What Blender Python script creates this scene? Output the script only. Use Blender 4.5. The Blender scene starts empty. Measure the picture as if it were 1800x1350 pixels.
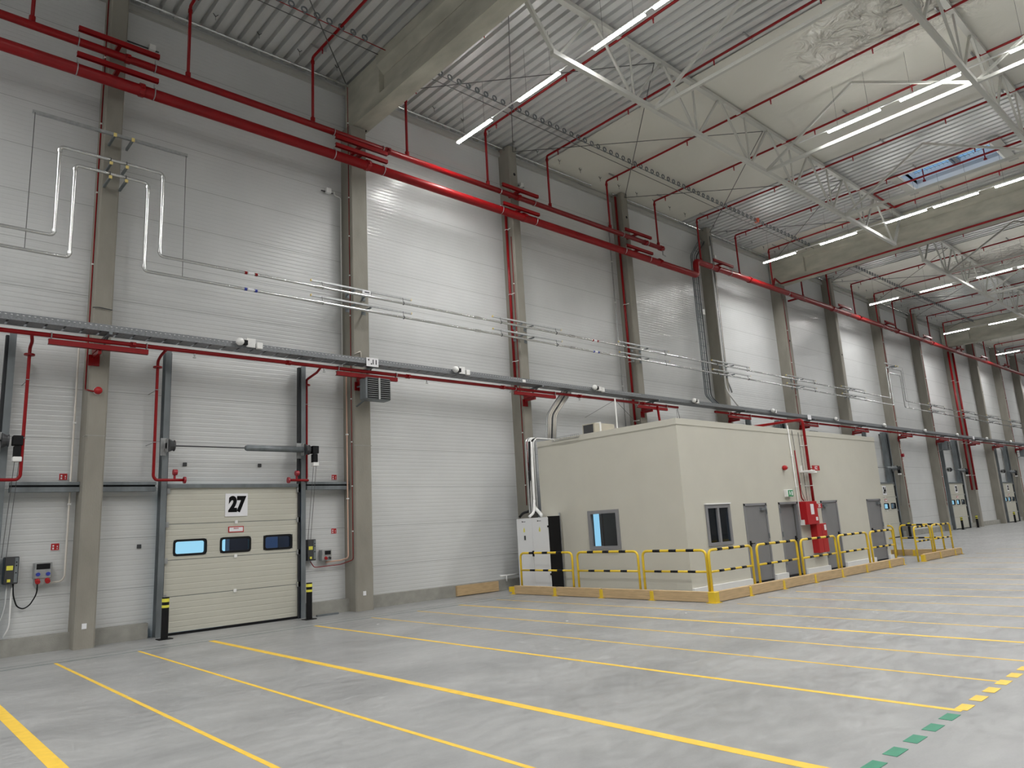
import bpy, bmesh, math, random
from mathutils import Vector, Matrix
random.seed(7)
SC = bpy.context.scene
COL = SC.collection
PI = math.pi

# ------------------------------------------------------------------ camera
cam_d = bpy.data.cameras.new('camera'); cam = bpy.data.objects.new('camera', cam_d); COL.objects.link(cam)
yaw, pit, rol = 0.7437, 0.1948, -0.0563
Fv = Vector((math.sin(yaw)*math.cos(pit), math.cos(yaw)*math.cos(pit), math.sin(pit)))
R0 = Vector((math.cos(yaw), -math.sin(yaw), 0)); U0 = R0.cross(Fv)
Rv = R0*math.cos(rol) + U0*math.sin(rol); Uv = -R0*math.sin(rol) + U0*math.cos(rol)
cam.matrix_world = Matrix(((Rv.x, Uv.x, -Fv.x, 0), (Rv.y, Uv.y, -Fv.y, -16.44), (Rv.z, Uv.z, -Fv.z, 1.8), (0, 0, 0, 1)))
cam_d.sensor_width = 36; cam_d.lens = 36*1266.6/1800; cam_d.clip_start = .05; cam_d.clip_end = 400
SC.camera = cam

# ------------------------------------------------------------------ world, exposure
SC.view_settings.view_transform = 'Standard'; SC.view_settings.look = 'None'
SC.view_settings.exposure = 0.10; SC.view_settings.gamma = 1; SC.view_settings.use_curve_mapping = False
w = bpy.data.worlds.new('sky'); SC.world = w; w.use_nodes = True
nt = w.node_tree; nt.nodes.clear()
o_ = nt.nodes.new('ShaderNodeOutputWorld'); bg = nt.nodes.new('ShaderNodeBackground')
tc = nt.nodes.new('ShaderNodeTexCoord'); sx = nt.nodes.new('ShaderNodeSeparateXYZ'); rp = nt.nodes.new('ShaderNodeValToRGB')
rp.color_ramp.elements[0].position = 0.0; rp.color_ramp.elements[0].color = (.36, .70, .88, 1)
rp.color_ramp.elements[1].position = 0.45; rp.color_ramp.elements[1].color = (.24, .50, .88, 1)
nt.links.new(tc.outputs['Generated'], sx.inputs[0]); nt.links.new(sx.outputs['Z'], rp.inputs[0])
nt.links.new(rp.outputs[0], bg.inputs[0]); bg.inputs[1].default_value = 1.0
nt.links.new(bg.outputs[0], o_.inputs[0])
LAMP_W = 100.0     # watts of each linear light

# ------------------------------------------------------------------ materials
def mat(name, col, rough=.5, metal=0., noise=0., nscale=3., bump=0., bscale=20., stretch=(1,1,1), emit=0., spec=.5, coords='Object'):
    m = bpy.data.materials.new(name); m.use_nodes = True; n = m.node_tree; b = n.nodes['Principled BSDF']
    b.inputs['Base Color'].default_value = (*col, 1); b.inputs['Roughness'].default_value = rough
    b.inputs['Metallic'].default_value = metal; b.inputs['Specular IOR Level'].default_value = spec
    if emit:
        b.inputs['Emission Color'].default_value = (*col, 1); b.inputs['Emission Strength'].default_value = emit
    t = n.nodes.new('ShaderNodeTexCoord'); mp = n.nodes.new('ShaderNodeMapping'); mp.inputs['Scale'].default_value = stretch
    n.links.new(t.outputs[coords], mp.inputs[0])
    if noise:
        x = n.nodes.new('ShaderNodeTexNoise'); x.inputs['Scale'].default_value = nscale; x.inputs['Detail'].default_value = 6
        n.links.new(mp.outputs[0], x.inputs[0])
        r = n.nodes.new('ShaderNodeValToRGB'); r.color_ramp.elements[0].position = .3; r.color_ramp.elements[1].position = .7
        r.color_ramp.elements[0].color = (*[c*(1-noise) for c in col], 1); r.color_ramp.elements[1].color = (*[min(1, c*(1+noise)) for c in col], 1)
        n.links.new(x.outputs[0], r.inputs[0]); n.links.new(r.outputs[0], b.inputs['Base Color'])
    if bump:
        x = n.nodes.new('ShaderNodeTexNoise'); x.inputs['Scale'].default_value = bscale; x.inputs['Detail'].default_value = 4
        n.links.new(mp.outputs[0], x.inputs[0]); bp = n.nodes.new('ShaderNodeBump'); bp.inputs['Strength'].default_value = bump; bp.inputs['Distance'].default_value = .02
        n.links.new(x.outputs[0], bp.inputs['Height']); n.links.new(bp.outputs[0], b.inputs['Normal'])
    return m

def math_n(n, op, a, b=None, c=None):
    x = n.nodes.new('ShaderNodeMath'); x.operation = op
    for i, v in enumerate((a, b, c)):
        if v is None: continue
        if isinstance(v, (int, float)): x.inputs[i].default_value = v
        else: n.links.new(v, x.inputs[i])
    return x.outputs[0]

def ribbed(name, col, period, joint, rough=.36, ribw=.16, strength=.5, jcol=.45, metal=0., var=.03, zoff=0.):
    """painted sheet with fine horizontal grooves and panel joints"""
    m = bpy.data.materials.new(name); m.use_nodes = True; n = m.node_tree; b = n.nodes['Principled BSDF']
    b.inputs['Roughness'].default_value = rough; b.inputs['Metallic'].default_value = metal
    t = n.nodes.new('ShaderNodeNewGeometry'); s = n.nodes.new('ShaderNodeSeparateXYZ'); n.links.new(t.outputs['Position'], s.inputs[0])
    z = math_n(n, 'ADD', s.outputs['Z'], 10+zoff)
    f = math_n(n, 'FRACT', math_n(n, 'DIVIDE', z, period)); d = math_n(n, 'ABSOLUTE', math_n(n, 'SUBTRACT', f, .5))
    rib = math_n(n, 'SMOOTH_MIN', math_n(n, 'DIVIDE', d, ribw), 1.0, .3)
    if joint:
        f2 = math_n(n, 'FRACT', math_n(n, 'DIVIDE', math_n(n, 'ADD', z, joint*.5), joint)); d2 = math_n(n, 'ABSOLUTE', math_n(n, 'SUBTRACT', f2, .5))
        j = math_n(n, 'MINIMUM', math_n(n, 'DIVIDE', d2, .008/joint), 1.0)
    else: j = None
    no = n.nodes.new('ShaderNodeTexNoise'); no.inputs['Scale'].default_value = .7; no.inputs['Detail'].default_value = 3
    n.links.new(t.outputs['Position'], no.inputs[0])
    r = n.nodes.new('ShaderNodeValToRGB'); r.color_ramp.elements[0].position = .35; r.color_ramp.elements[1].position = .65
    r.color_ramp.elements[0].color = (*[c*(1-var) for c in col], 1); r.color_ramp.elements[1].color = (*[min(1, c*(1+var)) for c in col], 1)
    n.links.new(no.outputs[0], r.inputs[0]); base = r.outputs[0]
    h = rib
    if j is not None:
        mx = n.nodes.new('ShaderNodeMix'); mx.data_type = 'RGBA'
        n.links.new(j, mx.inputs[0]); mx.inputs[6].default_value = (*[c*jcol for c in col], 1); n.links.new(base, mx.inputs[7]); base = mx.outputs[2]
        h = math_n(n, 'MULTIPLY', rib, j)
    n.links.new(base, b.inputs['Base Color'])
    bp = n.nodes.new('ShaderNodeBump'); bp.inputs['Strength'].default_value = strength; bp.inputs['Distance'].default_value = .006
    n.links.new(h, bp.inputs['Height']); n.links.new(bp.outputs[0], b.inputs['Normal'])
    return m

def glass_mat(name, tint, gl=.12):
    m = bpy.data.materials.new(name); m.use_nodes = True; n = m.node_tree; n.nodes.clear()
    o = n.nodes.new('ShaderNodeOutputMaterial'); mx = n.nodes.new('ShaderNodeMixShader'); a = n.nodes.new('ShaderNodeBsdfTransparent'); g = n.nodes.new('ShaderNodeBsdfGlossy')
    a.inputs[0].default_value = (*tint, 1); g.inputs['Roughness'].default_value = .03; g.inputs[0].default_value = (.9, .9, .9, 1)
    lw = n.nodes.new('ShaderNodeLayerWeight'); lw.inputs[0].default_value = .5
    n.links.new(math_n(n, 'ADD', math_n(n, 'MULTIPLY', math_n(n, 'POWER', lw.outputs['Facing'], 4.), .5), .04), mx.inputs[0]); n.links.new(a.outputs[0], mx.inputs[1]); n.links.new(g.outputs[0], mx.inputs[2]); n.links.new(mx.outputs[0], o.inputs[0])
    return m

def floor_mat():
    m = bpy.data.materials.new('polished_concrete'); m.use_nodes = True; n = m.node_tree; b = n.nodes['Principled BSDF']
    t = n.nodes.new('ShaderNodeNewGeometry')
    def nz(scale, st, det=8, dist=0.):
        mp = n.nodes.new('ShaderNodeMapping'); mp.inputs['Scale'].default_value = st; n.links.new(t.outputs['Position'], mp.inputs[0])
        x = n.nodes.new('ShaderNodeTexNoise'); x.inputs['Scale'].default_value = scale; x.inputs['Detail'].default_value = det
        x.inputs['Distortion'].default_value = dist; x.inputs['Roughness'].default_value = .62
        n.links.new(mp.outputs[0], x.inputs[0]); return x.outputs[0]
    a = nz(.5, (1, 1.8, 1), 10, .3); c = nz(3.2, (1, 2.4, 1), 10, .2); d = nz(60, (1, 1, 1), 3)
    s = math_n(n, 'ADD', math_n(n, 'MULTIPLY', a, .6), math_n(n, 'ADD', math_n(n, 'MULTIPLY', c, .3), math_n(n, 'MULTIPLY', d, .1)))
    r = n.nodes.new('ShaderNodeValToRGB'); e = r.color_ramp.elements
    e[0].position = .38; e[0].color = (.232, .235, .235, 1); e[1].position = .64; e[1].color = (.352, .356, .352, 1)
    n.links.new(s, r.inputs[0]); n.links.new(r.outputs[0], b.inputs['Base Color'])
    rr = n.nodes.new('ShaderNodeMapRange'); rr.inputs[1].default_value = .35; rr.inputs[2].default_value = .65; rr.inputs[3].default_value = .28; rr.inputs[4].default_value = .5
    n.links.new(c, rr.inputs[0]); n.links.new(rr.outputs[0], b.inputs['Roughness'])
    b.inputs['Specular IOR Level'].default_value = .35
    bp = n.nodes.new('ShaderNodeBump'); bp.inputs['Strength'].default_value = .12; bp.inputs['Distance'].default_value = .004
    n.links.new(c, bp.inputs['Height']); n.links.new(bp.outputs[0], b.inputs['Normal'])
    return m

def foil_mat():
    """vapour-barrier foil: smooth sheet, strongly crumpled in some patches"""
    m = bpy.data.materials.new('membrane_foil'); m.use_nodes = True; n = m.node_tree; b = n.nodes['Principled BSDF']
    b.inputs['Base Color'].default_value = (.64, .63, .565, 1); b.inputs['Roughness'].default_value = .38
    t = n.nodes.new('ShaderNodeNewGeometry')
    x = n.nodes.new('ShaderNodeTexNoise'); x.inputs['Scale'].default_value = 1.6; x.inputs['Detail'].default_value = 3; x.inputs['Distortion'].default_value = 1.6
    n.links.new(t.outputs['Position'], x.inputs[0])
    g = n.nodes.new('ShaderNodeTexNoise'); g.inputs['Scale'].default_value = .35; g.inputs['Detail'].default_value = 2
    n.links.new(t.outputs['Position'], g.inputs[0])
    # crumpled patch round (20,-12) and (43,-9)
    def blob(cx, cy, rx, ry):
        v = n.nodes.new('ShaderNodeSeparateXYZ'); n.links.new(t.outputs['Position'], v.inputs[0])
        dx = math_n(n, 'POWER', math_n(n, 'ABSOLUTE', math_n(n, 'DIVIDE', math_n(n, 'SUBTRACT', v.outputs[0], cx), rx)), 2.)
        dy = math_n(n, 'POWER', math_n(n, 'ABSOLUTE', math_n(n, 'DIVIDE', math_n(n, 'SUBTRACT', v.outputs[1], cy), ry)), 2.)
        return math_n(n, 'MAXIMUM', math_n(n, 'SUBTRACT', 1.0, math_n(n, 'ADD', dx, dy)), 0.)
    k = math_n(n, 'MAXIMUM', blob(18.9, -11.6, 1.9, 3.4), blob(43.5, -7.2, 2.6, 3.2))
    bp = n.nodes.new('ShaderNodeBump'); bp.inputs['Distance'].default_value = .25
    n.links.new(math_n(n, 'ADD', math_n(n, 'MULTIPLY', k, 2.2), .07), bp.inputs['Strength'])
    n.links.new(x.outputs[0], bp.inputs['Height']); n.links.new(bp.outputs[0], b.inputs['Normal'])
    mr = math_n(n, 'SUBTRACT', .42, math_n(n, 'MULTIPLY', k, .3)); n.links.new(mr, b.inputs['Roughness'])
    return m

M = {
 'floor': floor_mat(),
 'wall': ribbed('wall_panel_white', (.60, .61, .605), .1, 1.0, rough=.27),
 'wallplain': mat('plain_wall', (.5, .5, .49), .6, noise=.05),
 'doorleaf': ribbed('door_panel_cream', (.50, .49, .42), .123, 0, rough=.42, ribw=.12, strength=.6),
 'plinth': mat('plinth_concrete', (.30, .295, .265), .8, noise=.12, nscale=5, bump=.2, bscale=60),
 'concrete': mat('column_concrete', (.262, .247, .21), .75, noise=.13, nscale=2.2, bump=.18, bscale=45, stretch=(1, 1, .35)),
 'beamcon': mat('beam_concrete', (.43, .42, .35), .8, noise=.2, nscale=1.6, bump=.2, bscale=30, stretch=(1.5, .6, 1.5)),
 'deck': mat('galvanised_deck', (.60, .605, .595), .36, metal=.3, noise=.08, nscale=1.3, stretch=(2, .15, 1)),
 'foil': foil_mat(),
 'fascia': mat('fascia_grey', (.42, .42, .39), .5),
 'galv': mat('galvanised_steel', (.42, .43, .43), .38, metal=.7, noise=.12, nscale=14),
 'galvd': mat('galvanised_post', (.17, .19, .20), .45, metal=.35, noise=.2, nscale=5, stretch=(1, 1, .3)),
 'pipe': mat('bright_steel_pipe', (.62, .63, .62), .22, metal=.85),
 'tray': mat('cable_tray_steel', (.19, .20, .21), .45, metal=.35, noise=.25, nscale=25),
 'truss': mat('truss_paint_grey', (.52, .52, .48), .45),
 'red': mat('red_pipe_paint', (.235, .003, .005), .34, noise=.08, nscale=3, spec=.3),
 'redbox': mat('red_cabinet_paint', (.42, .008, .012), .35),
 'reddk': mat('dark_red_plastic', (.30, .01, .02), .4),
 'black': mat('black_rubber', (.008, .008, .009), .55, spec=.2),
 'dark': mat('dark_grey_plastic', (.045, .047, .05), .45),
 'seal': mat('door_seal_black', (.015, .017, .02), .6),
 'white': mat('white_plastic', (.80, .80, .78), .4),
 'cabw': mat('white_cabinet_paint', (.74, .75, .76), .35),
 'cond': mat('pale_conduit', (.62, .58, .52), .5),
 'condo': mat('salmon_conduit', (.62, .40, .30), .5),
 'yellow': mat('safety_yellow', (.72, .50, .03), .38),
 'ylab': mat('yellow_label', (.75, .70, .08), .5),
 'capy': mat('cream_yellow_cap', (.75, .60, .22), .5),
 'yline': mat('yellow_floor_paint', (.78, .51, .055), .55, noise=.08, nscale=9),
 'gline': mat('green_floor_paint', (.035, .22, .13), .6, noise=.1, nscale=9),
 'gjoint': mat('dark_green_joint', (.05, .12, .10), .7),
 'cabin': mat('cabin_render_beige', (.54, .525, .455), .75, noise=.025, nscale=1.5, bump=.06, bscale=80),
 'cabint': mat('cabin_interior', (.30, .36, .42), .7),
 'frame': mat('grey_aluminium_frame', (.23, .23, .24), .42),
 'doorg': mat('grey_steel_door', (.205, .205, .21), .42, noise=.04, nscale=2),
 'skirt': mat('white_plinth', (.78, .78, .76), .5),
 'wood': mat('pine_timber', (.52, .37, .20), .6, noise=.16, nscale=3, stretch=(1, 1, 9), bump=.1),
 'glass': glass_mat('clear_glass', (.93, .97, 1.)),
 'glassd': glass_mat('tinted_glass', (.55, .62, .70)),
 'blue': mat('blue_socket', (.02, .04, .32), .4),
 'green': mat('exit_green', (.01, .20, .07), .5, emit=.25),
 'signw': mat('sign_white', (.78, .78, .80), .5),
 'signr': mat('sign_red', (.42, .01, .012), .5),
 'ink': mat('black_ink', (.005, .005, .005), .7, spec=.1),
 'navy': mat('navy_tarpaulin', (.01, .012, .05), .6),
 'navyg': mat('dark_blue_grey', (.03, .045, .11), .5),
 'bluew': mat('blue_container', (.22, .36, .72), .6),
 'snow': mat('pale_yard', (.8, .85, .88), .9),
 'orange': mat('orange_plastic', (.75, .12, .05), .4),
 'beigebox': mat('beige_unit', (.45, .42, .34), .5),
 'lamp': mat('lamp_diffuser', (1.0, .99, .975), .5, emit=52.0),
 'housing': mat('lamp_housing', (.75, .75, .74), .4),
 'wire': mat('steel_wire', (.12, .12, .12), .4, metal=.6),
}

# ------------------------------------------------------------------ mesh helpers
class MB:
    def __init__(s): s.v = []; s.f = []
    def box(s, x0, y0, z0, x1, y1, z1):
        b = len(s.v)
        s.v += [(x, y, z) for z in (z0, z1) for y in (y0, y1) for x in (x0, x1)]
        s.f += [tuple(b+i for i in q) for q in ((0,2,3,1),(4,5,7,6),(0,1,5,4),(2,6,7,3),(0,4,6,2),(1,3,7,5))]; return s
    def quad(s, *p): b = len(s.v); s.v += list(p); s.f.append(tuple(range(b, b+len(p)))); return s
    def tube(s, pts, r, n=10, cap=True, closed=False):
        P = [Vector(p) for p in pts]; k = len(P); b = len(s.v)
        tg = []
        for i in range(k):
            a = P[(i-1) % k] if (closed or i) else P[0]; c = P[(i+1) % k] if (closed or i < k-1) else P[-1]
            t = (c-a); tg.append(t.normalized() if t.length > 1e-9 else Vector((0,0,1)))
        u = Vector((0,0,1)) if abs(tg[0].z) < .9 else Vector((1,0,0)); u = (u - tg[0]*u.dot(tg[0])).normalized()
        for i in range(k):
            u = (u - tg[i]*u.dot(tg[i])).normalized(); w_ = tg[i].cross(u); rr = r[i] if isinstance(r, (list, tuple)) else r
            sc = 1.0
            if 0 < i < k-1:
                d1 = (P[i]-P[i-1]).normalized(); sc = 1/max(.5, d1.dot(tg[i]))
            for j in range(n):
                a = 2*PI*j/n; s.v.append(tuple(P[i] + (u*math.cos(a) + w_*math.sin(a))*rr))
        for i in range(k if closed else k-1):
            for j in range(n):
                i2 = (i+1) % k
                s.f.append((b+i*n+j, b+i*n+(j+1) % n, b+i2*n+(j+1) % n, b+i2*n+j))
        if cap and not closed:
            s.f.append(tuple(b+j for j in reversed(range(n)))); s.f.append(tuple(b+(k-1)*n+j for j in range(n)))
        return s
    def bar(s, p, q, w_, h, up=(0,0,1)):
        p, q = Vector(p), Vector(q); d = (q-p).normalized(); up = Vector(up)
        if abs(d.dot(up)) > .98: up = Vector((1,0,0))
        a = d.cross(up).normalized(); c = a.cross(d).normalized(); b = len(s.v)
        for e in (p, q):
            for sa, sc in ((-1,-1),(1,-1),(1,1),(-1,1)): s.v.append(tuple(e + a*sa*w_/2 + c*sc*h/2))
        s.f += [tuple(b+i for i in t) for t in ((0,1,2,3),(7,6,5,4),(0,4,5,1),(1,5,6,2),(2,6,7,3),(3,7,4,0))]; return s
    def ring(s, c, R, r, axis='x', n=14, m=6):
        pts = []
        for i in range(n):
            a = 2*PI*i/n; ca, sa = R*math.cos(a), R*math.sin(a)
            pts.append((c[0], c[1]+ca, c[2]+sa) if axis == 'x' else (c[0]+ca, c[1], c[2]+sa) if axis == 'y' else (c[0]+ca, c[1]+sa, c[2]))
        return s.tube(pts, r, m, closed=True)
    def prism(s, poly, y0, y1):
        """polygon in xz extruded along y"""
        b = len(s.v); k = len(poly)
        s.v += [(p[0], y0, p[1]) for p in poly] + [(p[0], y1, p[1]) for p in poly]
        s.f.append(tuple(b+i for i in range(k))); s.f.append(tuple(b+k+i for i in reversed(range(k))))
        for i in range(k): s.f.append((b+i, b+(i+1) % k, b+k+(i+1) % k, b+k+i))
        return s

def obj(name, mb, m, parent=None, loc=None, smooth=False, bevel=0.):
    me = bpy.data.meshes.new(name)
    if parent is not None: loc = parent['_o']
    elif loc is None:
        xs = [v[0] for v in mb.v]; ys = [v[1] for v in mb.v]; zs = [v[2] for v in mb.v]
        loc = ((min(xs)+max(xs))/2, (min(ys)+max(ys))/2, min(zs))
    me.from_pydata([(v[0]-loc[0], v[1]-loc[1], v[2]-loc[2]) for v in mb.v], [], mb.f); me.validate(); me.update()
    bm = bmesh.new(); bm.from_mesh(me); bmesh.ops.recalc_face_normals(bm, faces=bm.faces)
    if bevel: bmesh.ops.bevel(bm, geom=bm.edges[:], offset=bevel, segments=1, affect='EDGES')
    bm.to_mesh(me); bm.free()
    o = bpy.data.objects.new(name, me); COL.objects.link(o)
    if isinstance(m, str): m = M[m]
    me.materials.append(m)
    if smooth:
        for p in me.polygons: p.use_smooth = True
    if parent is not None: o.parent = parent; o['_o'] = list(loc)
    else: o.location = loc; o['_o'] = list(loc)
    return o
def tag(o, label, cat, group=None, kind=None):
    o['label'] = label; o['category'] = cat
    if group: o['group'] = group
    if kind: o['kind'] = kind
    return o
def thing(name, label, cat, loc, group=None, kind=None):
    o = bpy.data.objects.new(name, None); COL.objects.link(o); o.location = loc; o['_o'] = list(loc); o.empty_display_size = .1
    return tag(o, label, cat, group, kind)
def child(name, mb, m, par, **k):
    o = obj(name, mb, m, par, **k)
    if par.type != 'EMPTY' or par.parent is not None: pass
    return o
def dup(o, loc, label=None, group=None, par=None):
    c = o.copy(); COL.objects.link(c)
    if par is None:
        c.location = loc
        if label: c['label'] = label
        if group: c['group'] = group
    else: c.parent = par
    for ch in list(o.children): dup(ch, None, par=c)
    return c
def fillet(pts, r, n=5):
    P = [Vector(p) for p in pts]; out = [P[0]]
    for i in range(1, len(P)-1):
        a, b, c = P[i-1], P[i], P[i+1]; d1 = (a-b).normalized(); d2 = (c-b).normalized()
        rr = min(r, (a-b).length*.45, (c-b).length*.45); p, q = b+d1*rr, b+d2*rr
        for k in range(n+1):
            t = k/n; out.append(p*(1-t)**2 + b*2*t*(1-t) + q*t*t)
    out.append(P[-1]); return out
def text_mesh(s, size, loc, face='-y', bold=0., shear=0., depth=.002, sx=1.):
    cu = bpy.data.curves.new('t', 'FONT'); cu.body = s; cu.size = size; cu.offset = bold; cu.shear = shear; cu.extrude = depth; cu.align_x = 'CENTER'; cu.align_y = 'CENTER'
    t = bpy.data.objects.new('t', cu); COL.objects.link(t); bpy.context.view_layer.update()
    me = bpy.data.meshes.new_from_object(t.evaluated_get(bpy.context.evaluated_depsgraph_get()))
    mb = MB()
    for v in me.vertices:
        x, y, z = v.co
        if face == '-y': mb.v.append((loc[0]+x*sx, loc[1]-z, loc[2]+y))
        elif face == '-x': mb.v.append((loc[0]-z, loc[1]-x*sx, loc[2]+y))
    mb.f = [tuple(p.vertices) for p in me.polygons]
    bpy.data.objects.remove(t); bpy.data.curves.remove(cu); bpy.data.meshes.remove(me)
    return mb

def signbox(name, x0, y, z0, x1, z1, m='signw', th=.012, **k): return obj(name, MB().box(x0, y-th, z0, x1, y, z1), m, **k)

# ------------------------------------------------------------------ key positions (metres; wall face at y=0, hall towards -y)
CX = [3.44, 9.42, 15.25, 21.08, 26.94, 33.11, 38.93, 45.13, 51.45, 57.9, 63.56, 69.7, 75.7, 81.9, 87.9, 93.9, 99.9]
CNAME = ['left of door 27', 'right of door 27 under the first beam', 'behind the white electrical cabinets',
 'above the left part of the office cabin', 'beside the tall grey cable ladder', 'under the second concrete beam', 'above the right part of the office cabin',
 'between the office cabin and loading door 24', 'just left of loading door 23', 'with the twin red risers under the third beam', 'just left of loading door 22', 'just right of loading door 22',
 'first beyond the distant door', 'second beyond the distant door', 'third beyond the distant door', 'fourth beyond the distant door', 'farthest down the hall']
CNAME[7] = 'just past the cabin end'; CNAME[8] = 'just before the door past the kerb'; CNAME[10] = 'just before the distant door'; CNAME[11] = 'just after the distant door'
BAYN = ['over the near loading door', 'on the blank wall before the cabin', 'over the left end of the cabin', 'left of the tall cable ladder', 'right of the tall cable ladder',
 'just past the second beam', 'over the door behind the cabin end', 'on the blank wall past the cabin', 'over the door past the kerb', 'past the twin red risers', 'over the distant door',
 'one bay past the distant door', 'two bays past the distant door', 'three bays past the distant door', 'four bays past the distant door', 'five bays past the distant door']
ORD = ['first', 'second', 'third', 'fourth', 'fifth', 'sixth', 'seventh', 'eighth', 'ninth', 'tenth', 'eleventh', 'twelfth', 'thirteenth', 'fourteenth', 'fifteenth', 'sixteenth', 'seventeenth', 'eighteenth', 'nineteenth', 'twentieth'] + ['%dst' % i if i % 10 == 1 else '%dnd' % i if i % 10 == 2 else '%drd' % i if i % 10 == 3 else '%dth' % i for i in range(21, 90)]
XW, XE, YS, ZC = -40.03, 112., -34., 14.25
DOORS = [('28', -1.07), ('27', 4.85), ('26', 16.9), ('25', 28.9), ('24', 41.05), ('23', 53.05), ('22', 65.15), ('21', 77.1), ('20', 89.1)]
DW, DH = 3.0, 3.03
DN = {'28': 'door 28 cut by the left frame edge', '27': 'the near door 27', '26': 'the hidden door', '25': 'the door hidden behind the cabin', '24': 'door 24 peeping out past the cabin', '23': 'door 23 past the kerb', '22': 'the distant door 22', '21': 'the more distant door 21', '20': 'the farthest door 20'}
SIDE = ['left', 'right']

# ================================================================== SETTING
def struct(name, mb, m, label, cat, **k):
    o = obj(name, mb, m, **k); return tag(o, label, cat, kind='structure')
fl = struct('floor', MB().box(XW, YS, -.3, XE, 0.1, 0), 'floor', 'smooth grey polished concrete floor with painted lines', 'floor')
# back wall with openings for doors and a window
mb = MB(); ops = sorted([(x, x+DW, 0, DH) for n_, x in DOORS if n_ not in ('26', '25')] + [(18.0, 19.4, .7, 2.3)])
x = XW
for a, b, z0, z1 in ops:
    mb.box(x, 0, 0, a, .12, ZC+.3)
    if z0 > 0: mb.box(a, 0, 0, b, .12, z0)
    mb.box(a, 0, z1, b, .12, ZC+.3); x = b
mb.box(x, 0, 0, XE, .12, ZC+.3)
struct('wall_back', mb, 'wall', 'tall wall of pale grey horizontal sandwich panels behind the columns', 'wall')
struct('wall_front', MB().box(XW, YS-.2, 0, XE, YS, ZC+.3), 'wallplain', 'opposite long wall of the hall behind the viewer', 'wall')
struct('wall_left', MB().box(XW-.2, YS, 0, XW, 0.1, ZC+.3), 'wallplain', 'end wall of the hall far to the left', 'wall')
struct('wall_right', MB().box(XE, YS, 0, XE+.2, 0.1, ZC+.3), 'wallplain', 'end wall of the hall far to the right', 'wall')
# baseboard plinth
mb = MB(); segs = []; x = XW
for n_, dx in DOORS:
    if n_ in ('26', '25'): continue
    segs.append((x, dx-.22)); x = dx+DW+.22
segs.append((x, XE))
for a, b in segs: mb.box(a, -.2, 0, b, 0, .30)
struct('baseboard_back', mb, 'plinth', 'low concrete plinth along the foot of the panel wall', 'plinth')
# window in the wall seen through the cabin
wn = thing('window_1', 'window in the outer wall seen through the cabin window', 'window', (18.7, 0, .7), kind='structure')
mb = MB(); mb.box(18.0, -.02, .7, 19.4, .08, .78).box(18.0, -.02, 2.22, 19.4, .08, 2.3).box(18.0, -.02, .78, 18.08, .08, 2.22).box(19.32, -.02, .78, 19.4, .08, 2.22)
obj('window_frame', mb, 'frame', wn); obj('pane', MB().box(18.08, .02, .78, 19.32, .03, 2.22), 'glass', wn)

# ceiling: trapezoidal deck, ribs run across the hall
HX0, HX1, HY0, HY1 = 28.9, 30.8, -10.8, -7.8     # skylight
mb = MB(); per = .31; x = XW
prof = [(0, 14.37), (.055, 14.37), (.085, 14.25), (.28, 14.25), (.31, 14.37)]
def ysegs(a, b):
    if b > HX0 and a < HX1: return [(0.0, HY1), (HY0, YS)]
    return [(0.0, YS)]
while x < XE:
    for (a, za), (b, zb) in zip(prof[:-1], prof[1:]):
        for y0, y1 in ysegs(x+a, x+b): mb.quad((x+a, y0, za), (x+b, y0, zb), (x+b, y1, zb), (x+a, y1, za))
    x += per
ce = struct('ceiling', mb, 'deck', 'ribbed galvanised steel roof deck', 'ceiling', loc=(50, -20, 14.25))
mb = MB().box(XW, YS, 14.45, HX0, 0, 14.6).box(HX1, YS, 14.45, XE, 0, 14.6).box(HX0, YS, 14.45, HX1, HY0, 14.6).box(HX0, HY1, 14.45, HX1, 0, 14.6)
obj('roof_board', mb, 'wallplain', ce)
for x0, x1 in ((16.9, 25.3), (31.05, 31.95), (39.3, 47.3), (62.5, 70)):
    mb = MB(); nx = max(2, int((x1-x0)/.3)); ny = 90
    for i in range(nx):
        for j in range(ny):
            xa, xb = x0+(x1-x0)*i/nx, x0+(x1-x0)*(i+1)/nx; ya, yb = YS*.8*j/ny, YS*.8*(j+1)/ny
            def zz(x_, y_): return 14.225 - .015*max(0, math.sin(x_*2*PI/2.1)) - .008*math.sin(y_*1.3+x_)
            mb.quad((xa, ya, zz(xa, ya)), (xb, ya, zz(xb, ya)), (xb, yb, zz(xb, yb)), (xa, yb, zz(xa, yb)))
    o = obj('membrane', mb, 'foil', ce, smooth=True); o['label'] = 'smooth cream foil sheet under the deck'
# fascia along wall top
struct('trim_1', MB().box(XW, -.10, 13.97, XE, 0, 14.13), 'fascia', 'pale fascia strip along the top of the panel wall', 'trim')
# skylight
sk = thing('window_2', 'rooflight with blue sky beyond the second truss', 'skylight', (29.85, -9.3, 14.2), kind='structure')
mb = MB(); a = .08
mb.box(HX0-a, HY0-a, 14.2, HX1+a, HY0, 14.95).box(HX0-a, HY1, 14.2, HX1+a, HY1+a, 14.95).box(HX0-a, HY0, 14.2, HX0, HY1, 14.95).box(HX1, HY0, 14.2, HX1+a, HY1, 14.95)
obj('upstand', mb, 'white', sk)
mb = MB(); mb.box(HX0-.45, HY0-.35, 14.18, HX0-.08, HY0-.02, 14.2).box(HX1+.05, HY1-.3, 14.18, HX1+.1, HY1, 14.2).box(HX0-.35, HY1+.08, 14.17, HX1+.3, HY1+.38, 14.2).box(HX0-.35, HY0-.38, 14.17, HX1+.3, HY0-.08, 14.2)
obj('edge_trim', mb, 'fascia', sk)
obj('pane', MB().box(HX0, HY0, 14.9, HX1, HY1, 14.92), 'glass', sk)
mb = MB()
for i in range(1, 12): mb.bar((HX0+i*.158, HY0, 14.85), (HX0+i*.158, HY1, 14.85), .012, .012)
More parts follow.
